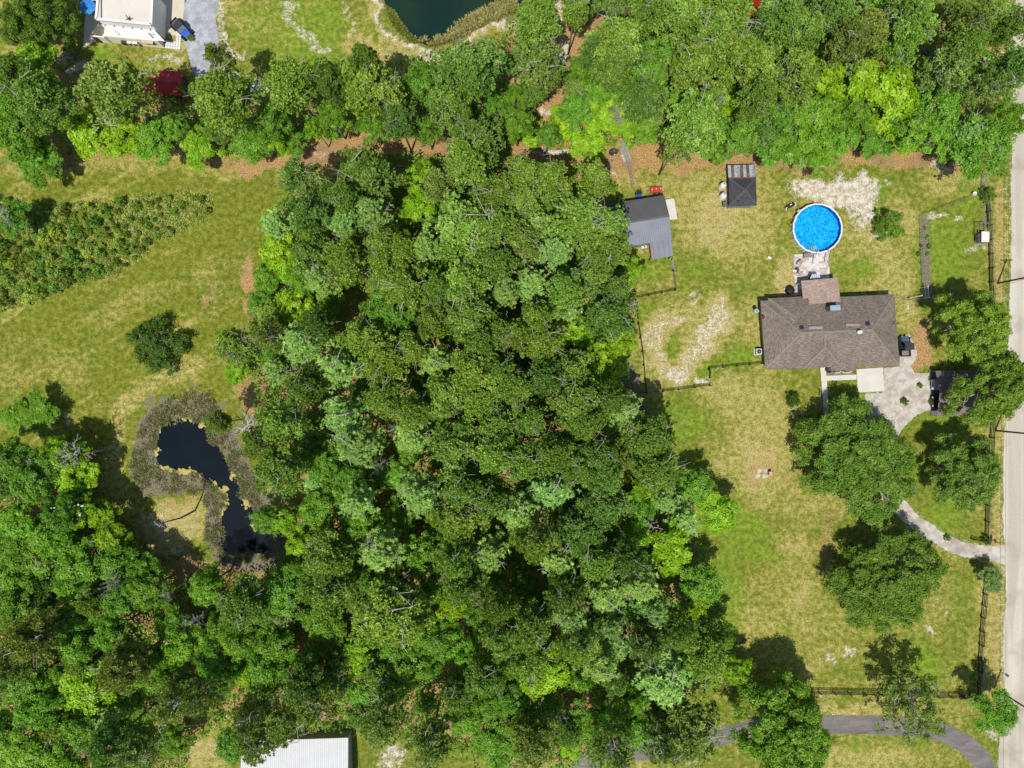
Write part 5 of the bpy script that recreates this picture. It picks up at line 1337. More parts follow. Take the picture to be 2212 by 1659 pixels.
pa, pb = P(1367, 400, 0.2), P(1355, 340, 0.25)
dd = (pb - pa); nn_ = Vector((-dd.y, dd.x, 0)).normalized()
for s_ in (-0.2, 0.0, 0.2): bar_piece('rail', WOODW, t, pa + nn_*s_, pb + nn_*s_, 0.09, 0.12)
for k in range(9): q = lerp(pa, pb, (k+0.3)/9); bar_piece('rung', WOODW, t, q - nn_*0.22 + Vector((0,0,0.1)), q + nn_*0.22 + Vector((0,0,0.1)), 0.06, 0.05)
p = P(1353, 333); t = thing('pallet_stack', 'grey timber pallets and slatted frame beside the ladder frame', 'pallets', p)
pa, pb = P(1361, 348, 0.3), P(1348, 312, 0.35); dd = (pb - pa).normalized(); nn_ = Vector((-dd.y, dd.x, 0))
GB = M('grey_board', A(170, 176, 178), 0.85, vary=0.25, scale=3, per_obj=0.25)
for k in range(7): o_ = nn_*(k*0.17 - 0.2); bar_piece('slat', GB, t, pa + o_, lerp(pa, pb, 0.75) + o_, 0.1, 0.05)
for k in range(5): o_ = nn_*(k*0.15 - 0.25); bar_piece('slat', GB, t, lerp(pa, pb, 0.85) + o_, pb + dd*0.8 + o_, 0.07, 0.05)
q = lerp(pa, pb, 0.8); bar_piece('panel', GB, t, q - nn_*0.6 + Vector((0,0,0.12)), q + nn_*0.9 + Vector((0,0,0.12)), 0.7, 0.06)
p = P(1325, 328, 0.3); t = thing('fire_tub', 'dark oval metal tub on the ground below the bright trees', 'tub', (p.x, p.y, 0), R(8), local=True)
o_ = MB().lathe((0,0,0), [(0.55,0),(0.68,0.05),(0.72,0.5),(0.66,0.52),(0.6,0.15),(0.02,0.12)], 18).build('basin', M('tub_black', A(74, 76, 82), 0.5), t, True); o_.scale = (1.15, 0.85, 1)
MB().box((0.1,-0.55,0.5),(0.25,0.1,0.06)).build('handle', WHITE, t)
rk = random.Random(2)
for k in range(7):
    q = P(1346 + rk.uniform(-3,3), 341 + rk.uniform(-6,6), 0.1); o_ = MB().lathe((q.x,q.y,0), [(0.1,0),(0.2,0.08),(0.17,0.2),(0.03,0.26)], 8).build('stone', M('pale_stone', A(222,210,192), 0.9), None)
    tag(o_, 'pale rounded stone in the little heap beside the grey pallets', 'stone', 'stones beside the pallets')

# ---------------------------------------------------------------- carport and vehicles
def C5(x, y, h): return P(1922.6 + x*0.20985, 712.9 + y*0.20985, h)
CRB = M('brown_metal_roof', A(140, 128, 122), 0.6, 0.0, 0.3, vary=0.12, scale=0.6)
cpt = thing('carport', 'brown ribbed metal carport half under the oak by the road', 'carport', C5(600, 655, 0))
nE_, rE_, sE_ = C5(468,420,2.15), C5(512,655,3.15), C5(482,888,2.15)
dE = Vector((7.2, -0.05, 0))
roof_panels(cpt, nE_, rE_, nE_ + dE, 0.6, [CRB], 2, 0.03, 0.04); roof_panels(cpt, rE_, sE_, rE_ + dE, 0.6, [CRB], 2, 0.03, 0.04)
MB().bar(rE_ + Vector((0,0,0.04)), rE_ + dE + Vector((0,0,0.04)), 0.3, 0.04).build('ridge_cap', CRB, cpt)
for q in (nE_, sE_):
    for k in range(4):
        w_ = q + dE*(k/3*0.97 + 0.01); yy = 0.1 if q is sE_ else -0.1; MB().box((w_.x, w_.y+yy, 1.04), (0.08,0.08,2.08)).build('post', GREYM, cpt)
for q in (nE_, sE_): MB().bar(Vector((q.x+0.05, q.y, 0.06)), Vector((q.x+7.1, q.y, 0.06)), 0.08, 0.08).build('base_rail', GREYM, cpt)
mb = MB(); mb.add([(nE_.x+7.1, nE_.y-0.1, 0), (nE_.x+7.1, sE_.y+0.1, 0), (nE_.x+7.1, sE_.y+0.1, 2.1), (nE_.x+7.1, rE_.y, 3.05), (nE_.x+7.1, nE_.y-0.1, 2.1), (nE_.x+7.16, nE_.y-0.1, 0), (nE_.x+7.16, sE_.y+0.1, 0), (nE_.x+7.16, sE_.y+0.1, 2.1), (nE_.x+7.16, rE_.y, 3.05), (nE_.x+7.16, nE_.y-0.1, 2.1)], [(0,1,2,3,4),(9,8,7,6,5),(0,5,6,1),(1,6,7,2),(4,9,5,0)]); mb.build('back_wall', CRB, cpt)
slab('carport_shade_floor', [( (C5(415,425,0).x/S+1106), 829.5-C5(0,425,0).y/S ), ((C5(415,425,0).x+7.5)/S+1106, 829.5-C5(0,425,0).y/S), ((C5(415,425,0).x+7.5)/S+1106, 829.5-C5(0,885,0).y/S), (C5(415,425,0).x/S+1106, 829.5-C5(0,885,0).y/S)], 0.03, M('carport_painted_shade', A(120,116,112), 0.95), 'ground painted dark for the shade under the carport')  # floor coloured dark to stand for the shade below the roof
def car(name, label, loc, rz, paint, w=1.8, L=4.6, hh=1.45, truck=False):
    t = thing(name, label, 'car', loc, rz, 'vehicles under the carport', local=True)
    f = lambda x, z: [(x, -w/2, z), (x, w/2, z)]
    prof = [(-L/2, 0.35), (-L/2, 0.72), (-L/2+0.15, 0.85), (-L/2+1.25, 0.98), (L/2-0.3, 1.02), (L/2, 0.85), (L/2, 0.35)]
    mb = MB(); n = len(prof); mb.add([(x, -w/2, z) for x, z in prof] + [(x, w/2, z) for x, z in prof], [tuple(range(n)), tuple(range(n, 2*n))[::-1]] + [(i, n+i, n+(i+1) % n, (i+1) % n) for i in range(n)]); b = mb.build('body', paint, t)
    cw = w/2*0.86; x0, x1, x2, x3 = -L/2+1.2, -L/2+2.0, L/2-(1.7 if truck else 0.9), L/2-(1.6 if truck else 0.35)
    MB().add([(x0,-cw,0.97),(x0,cw,0.97),(x3,cw,0.97),(x3,-cw,0.97),(x1,-cw*0.85,hh),(x1,cw*0.85,hh),(x2,cw*0.85,hh),(x2,-cw*0.85,hh)], [(0,1,5,4),(1,2,6,5),(2,3,7,6),(3,0,4,7)]).build('window', GLASS, t)
    MB().add([(x1,-cw*0.86,hh),(x1,cw*0.86,hh),(x2,cw*0.86,hh),(x2,-cw*0.86,hh),(x1,-cw*0.86,hh+0.04),(x1,cw*0.86,hh+0.04),(x2,cw*0.86,hh+0.04),(x2,-cw*0.86,hh+0.04)], [(3,2,1,0),(4,5,6,7),(0,1,5,4),(1,2,6,5),(2,3,7,6),(3,0,4,7)]).build('roof', paint, t)
    MB().box((-L/2-0.03, 0, 0.52), (0.16, w*0.96, 0.2)).build('bumper', DGREY if truck else paint, t); MB().box((-L/2-0.01, 0, 0.70), (0.06, w*0.5, 0.14)).build('grille', BLACK, t)
    for s_ in (-1, 1):
        MB().box((-L/2+0.03, s_*w*0.38, 0.74), (0.14, 0.34, 0.14)).build('headlight', WHITE, t)
        for x_ in (-L/2+0.85, L/2-0.85):
            wh = MB().lathe((x_, s_*(w/2-0.1), 0.34), [(0.22,-0.11),(0.34,-0.10),(0.34,0.10),(0.22,0.11)], 18, 'Y').build('wheel', BLACK, t); MB().lathe((x_, s_*(w/2-0.1), 0.34), [(0.02,-0.112),(0.21,-0.112),(0.21,0.112),(0.02,0.112)], 14, 'Y').build('rim', GREYM, wh)
p = C5(440, 562, 0.7); car('silver_car', 'silver car with its nose showing under the carport roof', (p.x+2.25, p.y, 0.03), 0, M('silver_paint', A(196, 204, 212), 0.3, 0.2, 0.5, vary=0.04))
p = C5(450, 737, 0.9); car('black_truck', 'black pickup truck parked below the silver car under the carport', (p.x+2.6, p.y, 0.03), 0, M('black_paint', (0.02,0.021,0.023,1), 0.25, 0, 0.6, vary=0.1), 1.9, 5.4, 1.7, True)

def utv(label, loc, rz, hood_m, roof_side=0.0):
    t = thing('utility_vehicle', label, 'utility vehicle', loc, rz, 'off-road utility vehicles', local=True)   # front towards +y
    MB().box((0, 0, 0.48), (1.35, 2.7, 0.22)).build('chassis', BLACK, t)
    MB().add([(-0.62,0.75,0.6),(0.62,0.75,0.6),(0.5,1.6,0.6),(-0.5,1.6,0.6),(-0.6,0.75,1.12),(0.6,0.75,1.12),(0.42,1.55,0.86),(-0.42,1.55,0.86)], [(0,1,5,4),(1,2,6,5),(2,3,7,6),(3,0,4,7),(4,5,6,7)]).build('hood', hood_m, t)
    MB().add([(-0.6,0.72,1.14),(0.6,0.72,1.14),(0.55,0.42,1.85),(-0.55,0.42,1.85)], [(0,1,2,3)]).build('windshield', M('utv_glass', A(140, 165, 185), 0.15, 0, 0.5), t)
    MB().box((roof_side, -0.1, 1.92), (1.35, 1.05, 0.07)).build('roof', DGREY, t)
    bed = MB()
    bed.box((0,-1.1,0.78),(1.3,1.0,0.05)); bed.box((-0.63,-1.1,0.95),(0.06,1.0,0.32)); bed.box((0.63,-1.1,0.95),(0.06,1.0,0.32)); bed.box((0,-1.58,0.95),(1.2,0.06,0.32)); bed.box((0,-0.62,0.95),(1.2,0.06,0.32)); bd = bed.build('cargo_bed', BLACK, t)
    MB().box((0,-1.1,0.815),(1.1,0.82,0.012)).build('bed_liner', M('bed_liner', A(150, 140, 132), 0.9, vary=0.2), bd)
    for s_ in (-1, 1):
        MB().box((s_*0.32, 0.0, 0.85), (0.52, 0.5, 0.16)).build('seat', DGREY, t)
        MB().tube([(s_*0.6, 0.72, 1.1), (s_*0.58, 0.4, 1.88), (s_*0.58, -0.55, 1.88), (s_*0.6, -0.6, 0.9)], 0.035, 6).build('roll_bar', BLACK, t)
        for y_ in (1.05, -1.05):
            MB().lathe((s_*0.74, y_, 0.34), [(0.17,-0.13),(0.34,-0.11),(0.34,0.11),(0.17,0.13)], 16, 'X').build('wheel', M('tyre', (0.018,0.018,0.018,1), 0.9), t)
            MB().add([(s_*0.58,y_-0.4,0.62),(s_*0.9,y_-0.36,0.66),(s_*0.9,y_+0.36,0.66),(s_*0.58,y_+0.4,0.62),(s_*0.58,y_-0.4,0.70),(s_*0.9,y_-0.36,0.72),(s_*0.9,y_+0.36,0.72),(s_*0.58,y_+0.4,0.70)], [(4,5,6,7),(3,2,1,0),(1,2,6,5),(0,1,5,4),(2,3,7,6)]).build('fender', BLACK, t)
        MB().box((s_*0.32, 1.6, 0.74), (0.22, 0.06, 0.12)).build('headlight', WHITE, t)
    return t
p = P(1954, 748, 0.8); utv('black utility vehicle with open cargo bed parked at the right wall of the house', (p.x, p.y, 0.02), R(2), M('utv_hood', A(96, 118, 140), 0.35, 0, 0.5), 0.12).scale = (1.2, 1.12, 1.1)
p = P(392, 63, 0.8); utv('black and blue utility vehicle parked beside the cream house', (p.x, p.y, 0.05), R(-135), M('utv_blue', A(40, 96, 226), 0.3, 0, 0.5)).scale = (1.2, 1.2, 1.1)

# ---------------------------------------------------------------- cream house, top left
CREAM = M('cream_stucco', (0.74,0.67,0.57,1), 0.85, vary=0.08, scale=0.5, fine=0.05); CRW = M('white_siding', (0.83,0.83,0.82,1), 0.7, vary=0.07, scale=0.6, fine=0.05); CRR = M('cream_roof_membrane', A(236, 228, 216), 0.8, vary=0.05, scale=0.3)
RH = 4.8
def Z4(x, y, h): return P(*z4(x, y), h)
chs = thing('cream_house', 'cream and white flat-roofed house with sloping white front at the top left', 'house', Z4(620, 200, 0))
tl, tr_, br_, bl_ = Z4(280,-90,RH), Z4(815,-90,RH), Z4(800,245,RH), Z4(255,190,RH)
q4 = [tl, tr_, br_, bl_]
cen = (tl + tr_ + br_ + bl_) / 4
inx = lambda p, k: Vector((lerp(cen.x, p.x, k), lerp(cen.y, p.y, k), 0))
mb = MB(); mb.prism([inx(p, 0.975).xy for p in q4], -0.1, RH - 0.12); mb.build('upper_wall', CRW, chs)
mb = MB(); mb.prism([inx(p, 1.0).xy for p in q4], RH - 0.12, RH - 0.02); mb.build('roof', CRR, chs)
for i in range(4):
    a, b = q4[i], q4[(i+1) % 4]; MB().bar(inx(a, 0.985) + Vector((0,0,RH+0.08)), inx(b, 0.985) + Vector((0,0,RH+0.08)), 0.42, 0.26).build('parapet', WHITE, chs)
sl = [Z4(300,238,4.3), Z4(820,290,4.3), Z4(925,402,2.45), Z4(412,345,2.45)]
MB().solid(sl, 0.12).build('sloping_front', CRW, chs)
lw = [Z4(405,418,0), Z4(922,466,0), Z4(905,380,0), Z4(420,330,0)]
mb = MB(); mb.prism([p.xy for p in lw], -0.1, 2.36); mb.build('lower_wall', CREAM, chs)
foot = [None, None, lw[1], lw[0]]
pa, pb = Z4(305,-60,RH+0.05), Z4(305,180,RH+0.05); MB().bar(pa, pb, 0.16, 0.12).build('roof_pipe', M('pipe_brown', A(120, 108, 96), 0.6), chs)
p = Z4(585, 195, RH); MB().cyl((p.x, p.y), 0.12, RH-0.02, RH+0.6, 8).build('roof_stack', BLACK, chs)
for k in range(3): MB().bar((p.x, p.y, RH+0.5), (p.x + 0.45*math.cos(k*2.1), p.y + 0.45*math.sin(k*2.1), RH+0.75), 0.16, 0.03).build('stack_vane', BLACK, chs)
sdir = (foot[2] - foot[3]).normalized(); sout = Vector((sdir.y, -sdir.x, 0))
if sout.y > 0: sout = -sout
Ls = (foot[2] - foot[3]).length
def on_wall(u, z, w, hh, d, m, name, par=chs):
    c = foot[3] + sdir * (u * Ls) + sout * (d/2 + 0.02); return MB().box((c.x, c.y, z), (w, d, hh), math.atan2(sdir.y, sdir.x)).build(name, m, par)
on_wall(0.80, 1.25, 1.6, 0.9, 0.06, GLASS, 'window'); on_wall(0.80, 1.25, 0.05, 0.9, 0.09, WHITE, 'window_bar')
on_wall(0.80, 2.1, 2.0, 0.14, 0.5, M('awning', A(222, 190, 166), 0.7), 'awning'); on_wall(0.02, 1.2, 0.10, 2.4, 0.10, WHITE, 'downspout')
def on_slope(u, v, w, l, m, name):
    a = lerp(sl[0], sl[1], u); b = lerp(sl[3], sl[2], u); MB().bar(lerp(a, b, v) + Vector((0,-0.02,0.05)), lerp(a, b, v + l) + Vector((0,-0.02,0.05)), w, 0.12).build(name, m, chs)
on_slope(0.83, 0.35, 0.25, 0.45, GREYM, 'roof_vent'); on_slope(0.9, 0.4, 0.2, 0.1, GREYM, 'roof_vent'); on_slope(0.2, 0.35, 0.7, 0.4, WHITE, 'roof_hatch')
for k in range(6): on_slope(0.08 + 0.17*k, 0.0, 0.3, 0.06, GREYM, 'flashing_clip')
for k, u in enumerate((0.33, 0.44, 0.53)):
    c = foot[3] + sdir * (u * Ls) + sout * 0.32; an = math.atan2(sdir.y, sdir.x)
    lb = ('dark condenser unit, leftmost of three on the cream house wall', 'white condenser unit in the middle of three on the cream house wall', 'white condenser unit, rightmost of three on the cream house wall')[k]
    t = thing('condenser_unit', lb, 'air conditioner', (c.x, c.y, 0.75), an, 'condensers on the cream house wall', local=True)
    MB().box((0,0,0.45),(0.95,0.4,0.85)).build('cabinet', DGREY if k == 0 else WHITE, t); MB().lathe((0.0,-0.205,0.45), [(0.02,-0.02),(0.32,-0.02),(0.34,0.0)], 16, 'Y').build('fan', BLACK, t)
    for s_ in (-0.35,0.35): MB().box((s_,0.02,-0.02),(0.06,0.5,0.06)).build('bracket', GREYM, t)
gw = thing('garden_wall', 'low cream wall with a dark door left of the cream house', 'wall', Z4(340, 400, 0))
ga, gb = Z4(262, 402, 0), Z4(400, 418, 0); gd = (gb - ga).normalized()
MB().bar(ga + Vector((0,0,1.0)), gb + Vector((0,0,1.0)), 0.22, 2.0).build('wall', CREAM, gw)
gm_ = lerp(ga, gb, 0.28); MB().box((gm_.x + gd.y*0.16, gm_.y - gd.x*0.16 - 0.02, 0.95), (0.95, 0.08, 1.8), math.atan2(gd.y, gd.x)).build('door', M('door_dark', A(70,68,70), 0.6), gw)
for (xx, yy) in ((265, 330), (262, 402)): pass
MB().bar(ga + Vector((0,0.05,1.0)), Z4(345, 290, 0) + Vector((0,0,1.0)), 0.2, 1.96).build('wall', CREAM, gw)
# stepping pavers
pv = thing('stepping_pavers', 'grid of square white stepping pavers below the blue utility vehicle', 'pavers', Z4(1010, 430, 0))
b0 = Z4(946, 410, 0); bx = (Z4(1070, 424, 0) - Z4(946, 410, 0)) / 5.0; by = (Z4(942, 460, 0) - Z4(946, 410, 0)) / 2.0
for i in range(6):
    for j in range(-2, 3):
        if i < 3 and j < 0 or (i == 3 and j < -0): continue
        q = b0 + bx*i + by*j; piece('paver', 'sqpv', lambda: MB().box((0,0,0), (0.40,0.40,0.08)), WHITE, pv, (q.x, q.y, 0.055), math.atan2(bx.y, bx.x))
for i in (4, 5):
    q = b0 + bx*i + by*-3; piece('paver', 'sqpv', lambda: MB().box((0,0,0), (0.40,0.40,0.08)), WHITE, pv, (q.x, q.y, 0.055), math.atan2(bx.y, bx.x))
# umbrella
p = Z4(160, 55, 2.6); um = thing('patio_umbrella', 'bright blue octagonal patio umbrella in the top left', 'umbrella', (p.x, p.y, 0.05), 0, local=True)
UB = M('umbrella_blue', A(62, 150, 232), 0.7, vary=0.08)
for k in range(8):
    a0, a1 = R(22.5 + 45*k), R(67.5 + 45*k); rr = 1.42
    MB().add([(0,0,2.75),(rr*math.cos(a0), rr*math.sin(a0), 2.28),(rr*math.cos(a1), rr*math.sin(a1), 2.28),(rr*math.cos(a1), rr*math.sin(a1), 2.13),(rr*math.cos(a0), rr*math.sin(a0), 2.13)], [(0,1,2),(1,4,3,2)]).build('canopy_panel', UB, um)
    MB().tube([(0,0,2.73),(rr*math.cos(a0), rr*math.sin(a0), 2.27)], 0.02, 4).build('rib', UB, um)
MB().tube([(0,0,0),(0,0,2.85)], 0.03, 8).build('pole', GREYM, um); MB().lathe((0,0,2.74), [(0.16,0),(0.14,0.06),(0.03,0.1)], 12).build('vent_cap', UB, um)
p = Z4(225, 70, 0.7); t = thing('patio_table', 'brown patio table beside the blue umbrella', 'table', (p.x, p.y, 0.05), 0, local=True)
MB().box((0,0,0.74),(1.0,2.2,0.06)).build('table_top', M('brown_wood', A(96, 76, 66), 0.7), t)
for sx in (-0.4,0.4):
    for sy in (-0.95,0.95): MB().box((sx,sy,0.36),(0.08,0.08,0.72)).build('leg', M('brown_wood', A(96,76,66)), t)
# frame swing
p = P(152, 116, 0.8); t = thing('frame_swing', 'black square frame with a grey round seat on the sandy yard at left', 'swing', (p.x, p.y, 0), R(10), local=True)
TERR = M('orange_foot', A(214, 150, 110), 0.8)
for sx in (-1,1):
    for sy in (-1,1):
        MB().tube([(sx*0.85,sy*0.8,0),(sx*0.7,sy*0.62,1.5)], 0.05, 6).build('leg', BLACK, t); MB().cyl((sx*0.85,sy*0.8), 0.16, 0, 0.14, 10).build('foot', TERR, t)
for a, b in (((-0.7,-0.62),(0.7,-0.62)),((0.7,-0.62),(0.7,0.62)),((0.7,0.62),(-0.7,0.62)),((-0.7,0.62),(-0.7,-0.62)),((-0.7,-0.62),(0.7,0.62))): MB().tube([(a[0],a[1],1.5),(b[0],b[1],1.5)], 0.045, 6).build('top_bar', BLACK, t)
MB().lathe((0,0,0.55), [(0.05,-0.05),(0.5,0.0),(0.62,0.12),(0.55,0.16),(0.05,0.06)], 18).build('seat', M('seat_grey', A(130, 142, 156), 0.6), t, True)
# red-roofed shed
rs = thing('red_shed', 'shed with a faded red metal roof half hidden by the big pine', 'shed', Z4(900, 800, 0))
RR1 = M('red_metal', A(196, 54, 58), 0.5, vary=0.25, scale=1.0); 
ra, rb = Z4(715,795,3.3), Z4(1092,808,3.3); na, nb_ = Z4(722,685,2.7), Z4(1100,706,2.7); sa, sb = Z4(712,920,2.7), Z4(1083,935,2.7)
roof_panels(rs, ra, rb, na, 0.8, [RR1], 2, 0.03, 0.04); roof_panels(rs, ra, rb, sa, 0.8, [RR1], 2, 0.03, 0.04); MB().bar(ra + Vector((0,0,.03)), rb + Vector((0,0,.03)), 0.25, 0.05).build('ridge_cap', RR1, rs)
cc = (na + nb_ + sa + sb) / 4; 
mb = MB(); mb.prism([(lerp(cc.x, q.x, 0.90), lerp(cc.y, q.y, 0.9)) for q in (na, nb_, sb, sa)], -0.1, 2.6); mb.build('wall', M('shed_brown', A(104, 92, 84), 0.8), rs)
for q in (nb_, sb): MB().tube([(q.x-0.05, q.y, 0), (q.x-0.05, q.y, 2.65)], 0.06, 6).build('post', GREYM, rs)
# ---------------------------------------------------------------- white metal building, bottom
def W6(x, y, h): return P(486.0 + x*0.2381, 1522.9 + y*0.2381, h)
WM = M('white_ribbed_metal', A(232, 232, 232), 0.55, vary=0.05, scale=0.4, fine=0.04)
wb = thing('white_metal_building', 'long white ribbed metal roof at the bottom edge', 'building', W6(650, 500, 0))
ne_, nw_ = W6(1118,297,3.4), W6(150,330,3.4); up_ = Vector((0.15, -6.2, 1.0))
nd = (ne_ - nw_).normalized(); dn = Vector((nd.y, -nd.x, 0))
if dn.y > 0: dn = -dn
up_ = dn * 6.2 + Vector((0, 0, 1.0))
roof_panels(wb, nw_ + up_, ne_ + up_, nw_, 0.66, [WM], 2, 0.05, 0.05)
far_ = dn * 12.4
roof_panels(wb, nw_ + up_, ne_ + up_, nw_ + far_, 0.66, [WM], 2, 0.05, 0.05)
MB().bar(nw_ + up_ + Vector((0,0,.04)), ne_ + up_ + Vector((0,0,.04)), 0.35, 0.05).build('ridge_cap', WM, wb)
mb = MB(); mb.prism([(nw_ + dn*0.25 + nd*0.25).xy, (ne_ + dn*0.25 - nd*0.25).xy, (ne_ + dn*12.1 - nd*0.25).xy, (nw_ + dn*12.1 + nd*0.25).xy], -0.1, 3.3); mb.build('wall', M('white_wall', A(176,176,178), 0.6), wb)
# loaded trailer
p = W6(175, 160, 0.9); t = thing('junk_trailer', 'small trailer loaded with white appliances and scrap near the bottom left', 'trailer', (p.x, p.y, 0), R(8), local=True)
MB().box((0,0,0.5),(3.0,1.7,0.1)).build('deck', WOODW, t)
for sx, sy, w_, d_ in ((0,0.85,3.0,0.06),(0,-0.85,3.0,0.06),(-1.5,0,0.06,1.7),(1.5,0,0.06,1.7)): MB().box((sx,sy,0.75),(w_,d_,0.4)).build('side_rail', M('rusty_rail', A(120,96,84), 0.7), t)
for (sx,sy,w_,d_,hh,m_) in ((-0.8,-0.25,0.8,0.7,0.7,WHITE),(0.05,-0.3,0.7,0.75,0.85,M('fridge_blue', A(200,222,226),0.5)),(0.85,-0.2,0.6,0.6,0.6,WHITE),(-0.3,0.45,1.3,0.5,0.5,DGREY),(0.9,0.45,0.7,0.5,0.6,BLACK)): MB().box((sx,sy,0.56+hh/2),(w_,d_,hh),R(8*sx)).build('load', m_, t)
for s_ in (-0.95,0.95): MB().lathe((0.1,s_,0.34),[(0.1,-0.1),(0.34,-0.1),(0.34,0.1),(0.1,0.1)],14,'Y').build('wheel', BLACK, t)

# ---------------------------------------------------------------- fences
FB = M('black_fence_board', (0.022,0.020,0.019,1), 0.8, vary=0.4, scale=2, per_obj=0.4); FG = M('weathered_fence_board', A(150,140,130), 0.9, vary=0.3, scale=2, per_obj=0.25)
def fence(label, pts, hgt=1.45, n_r=4, sp=2.42, mr=None, top=None, group='board fences', m_post=None, name='rail_fence'):
    W = [P(*p) for p in pts]
    t = thing(name, label, 'fence', (sum((w.x for w in W), 0)/len(W), sum((w.y for w in W), 0)/len(W), 0), group=group)
    mr = mr or FB; fr2 = random.Random(int(W[0].x*7))
    for si, (a, b) in enumerate(zip(W[:-1], W[1:])):
        n = max(1, round((b-a).length / sp))
        side = Vector((-(b-a).y, (b-a).x, 0)).normalized() * 0.09
        for k in range(n + (1 if si == len(W)-2 else 0)):
            q = lerp(a, b, k/n); piece('post', 'fpost', lambda: MB().box((0,0,0.5),(0.13,0.13,1.0)), m_post or FB, t, (q.x, q.y, -0.1), fr2.uniform(-.1,.1), (1,1,hgt+0.2))
        for k in range(n):
            for j in range(n_r):
                z_ = hgt * (j + 0.75) / n_r - fr2.uniform(0, 0.03)
                bar_piece('rail', top if (top and j == n_r-1 and fr2.random() < 0.75) else mr, t, lerp(a, b, k/n) + side + Vector((0,0,z_)), lerp(a, b, (k+1)/n) + side + Vector((0,0,z_ + fr2.uniform(-.02,.02))), 0.04 if not (top and j == n_r-1) else 0.15, 0.14 if not (top and j == n_r-1) else 0.05)
    return t
G_ = 'black board fences along the road'
fence('black board fence beside the road at upper right, from bush to utility pole', [(2127,428),(2133,520),(2135,610),(2140,690)], top=FG, group=G_)
fence('black board fence beside the road between the carport and the upper gate', [(2137,912),(2133,1010),(2127,1090),(2125,1158)], top=FG, group=G_)
fence('black board fence beside the road below the lower gate', [(2124,1255),(2117,1330),(2111,1420),(2108,1500)], top=FG, group=G_)
fence('black board fence along the bottom edge of the front lawn', [(1735,1492),(1830,1494),(1930,1495),(2020,1500),(2104,1502)], group='black board fences of the lower lawn')
fence('short black board fence emerging from the central wood at the bottom', [(1540,1487),(1590,1490),(1640,1493)], group='black board fences of the lower lawn')
Y_ = 'low black fences round the back yard'
fence('low black fence below the barn, running left to the wood', [(1371,645),(1457,628)], 1.15, 3, group=Y_)
fence('low dark fence down from the gate to the yard corner below the barn', [(1452,586),(1457,627)], 1.15, 3, group=Y_, mr=FG)
fence('low fence along the edge of the wood left of the sandy ring', [(1371,648),(1377,700),(1386,760),(1394,848)], 1.15, 3, group=Y_)
fence('low black fence below the sandy ring', [(1396,849),(1465,842),(1532,833)], 1.15, 3, group=Y_)
fence('low black fence joining the lower left corner of the house', [(1529,797),(1590,791),(1644,786)], 1.15, 3, group=Y_)
fence('short stub of fence right of the sandy ring', [(1530,799),(1531,816)], 1.15, 3, 1.2, group=Y_)
# gate panels
def gate(label, x0, y0, x1, y1, m, hgt=1.2, bars=12, rails=3, name='metal_gate', group=None, fill=None):
    a, b = P(x0, y0), P(x1, y1); t = thing(name, label, 'gate', ((a.x+b.x)/2, (a.y+b.y)/2, 0), group=group)
    for k in range(rails): z_ = 0.15 + (hgt-0.15)*k/(rails-1); bar_piece('rail', m, t, a + Vector((0,0,z_)), b + Vector((0,0,z_)), 0.06, 0.06)
    for k in range(bars+1): q = lerp(a, b, k/bars); bar_piece('bar', m, t, q + Vector((0,0,0.15)), q + Vector((0,0,hgt)), 0.04, 0.04)
    for q in (a, b): MB().box((q.x, q.y, hgt*0.55), (0.14,0.14,hgt*1.1)).build('post', m, t)
    return t
RG = M('rust_red_gate', A(112, 58, 44), 0.7, vary=0.4, scale=3)
gate('rusty red metal gate leaf at the upper side of the driveway mouth', 2096, 1163, 2128, 1171, RG, 1.3, 16, group='driveway gates'); gate('rusty red metal gate leaf at the lower side of the driveway mouth', 2094, 1214, 2126, 1226, RG, 1.3, 16, group='driveway gates')
p = P(2138, 1171, 0.6); t = thing('gate_box', 'orange-tan wooden box post beside the upper driveway gate', 'post', (p.x, p.y, 0), R(10), local=True)
MB().box((0,0,0.6),(0.6,0.7,1.2)).build('body', M('orange_wood', A(202,150,92), 0.8, vary=0.25), t); MB().box((0,0,1.24),(0.7,0.8,0.08)).build('cap', M('orange_wood', A(202,150,92)), t)
p = P(2147, 1168, 0.9); t = thing('mailbox', 'dark mailbox on a post near the mouth of the driveway', 'mailbox', (p.x, p.y, 0), 0, local=True)
MB().box((0,0,0.5),(0.12,0.12,1.0)).build('post', WOODW, t); MB().lathe((0,0,1.15),[(0.02,-0.3),(0.2,-0.3),(0.2,0.3),(0.02,0.3)],14,'Y').build('box', BLACK, t)
gate('grey metal farm gate in the yard fence right of the barn', 1450, 563, 1453, 584, M('galvanised', A(170,190,196), 0.4, 0.3), 1.2, 4, 5)
gate('tall white tube gate in the wire fence right of the house', 1993, 645, 1990, 622, WHITE, 1.9, 6, 3, group='white tube gates'); gate('low white tube gate on its side beside the tall white gate', 1960, 645, 1984, 640, WHITE, 1.0, 6, 2, group='white tube gates')
gate('grey tube gate at the top of the garden, under the tree edge', 2117, 408, 2120, 380, M('galvanised', A(170,190,196)), 1.5, 5, 4)
def wire_fence(label, pts):
    W = [P(*p) for p in pts]; t = thing('wire_fence', label, 'fence', ((W[0].x+W[-1].x)/2, (W[0].y+W[-1].y)/2, 0), group='thin wire garden fences')
    for a, b in zip(W[:-1], W[1:]):
        n = max(1, round((b-a).length/2.6))
        for k in range(n+1): q = lerp(a, b, k/n); bar_piece('post', GREYM, t, q, q + Vector((0,0,1.25)), 0.06, 0.06)
        for z_ in (0.3,0.75,1.2): bar_piece('wire', GREYM, t, a + Vector((0,0,z_)), b + Vector((0,0,z_)), 0.03, 0.03)
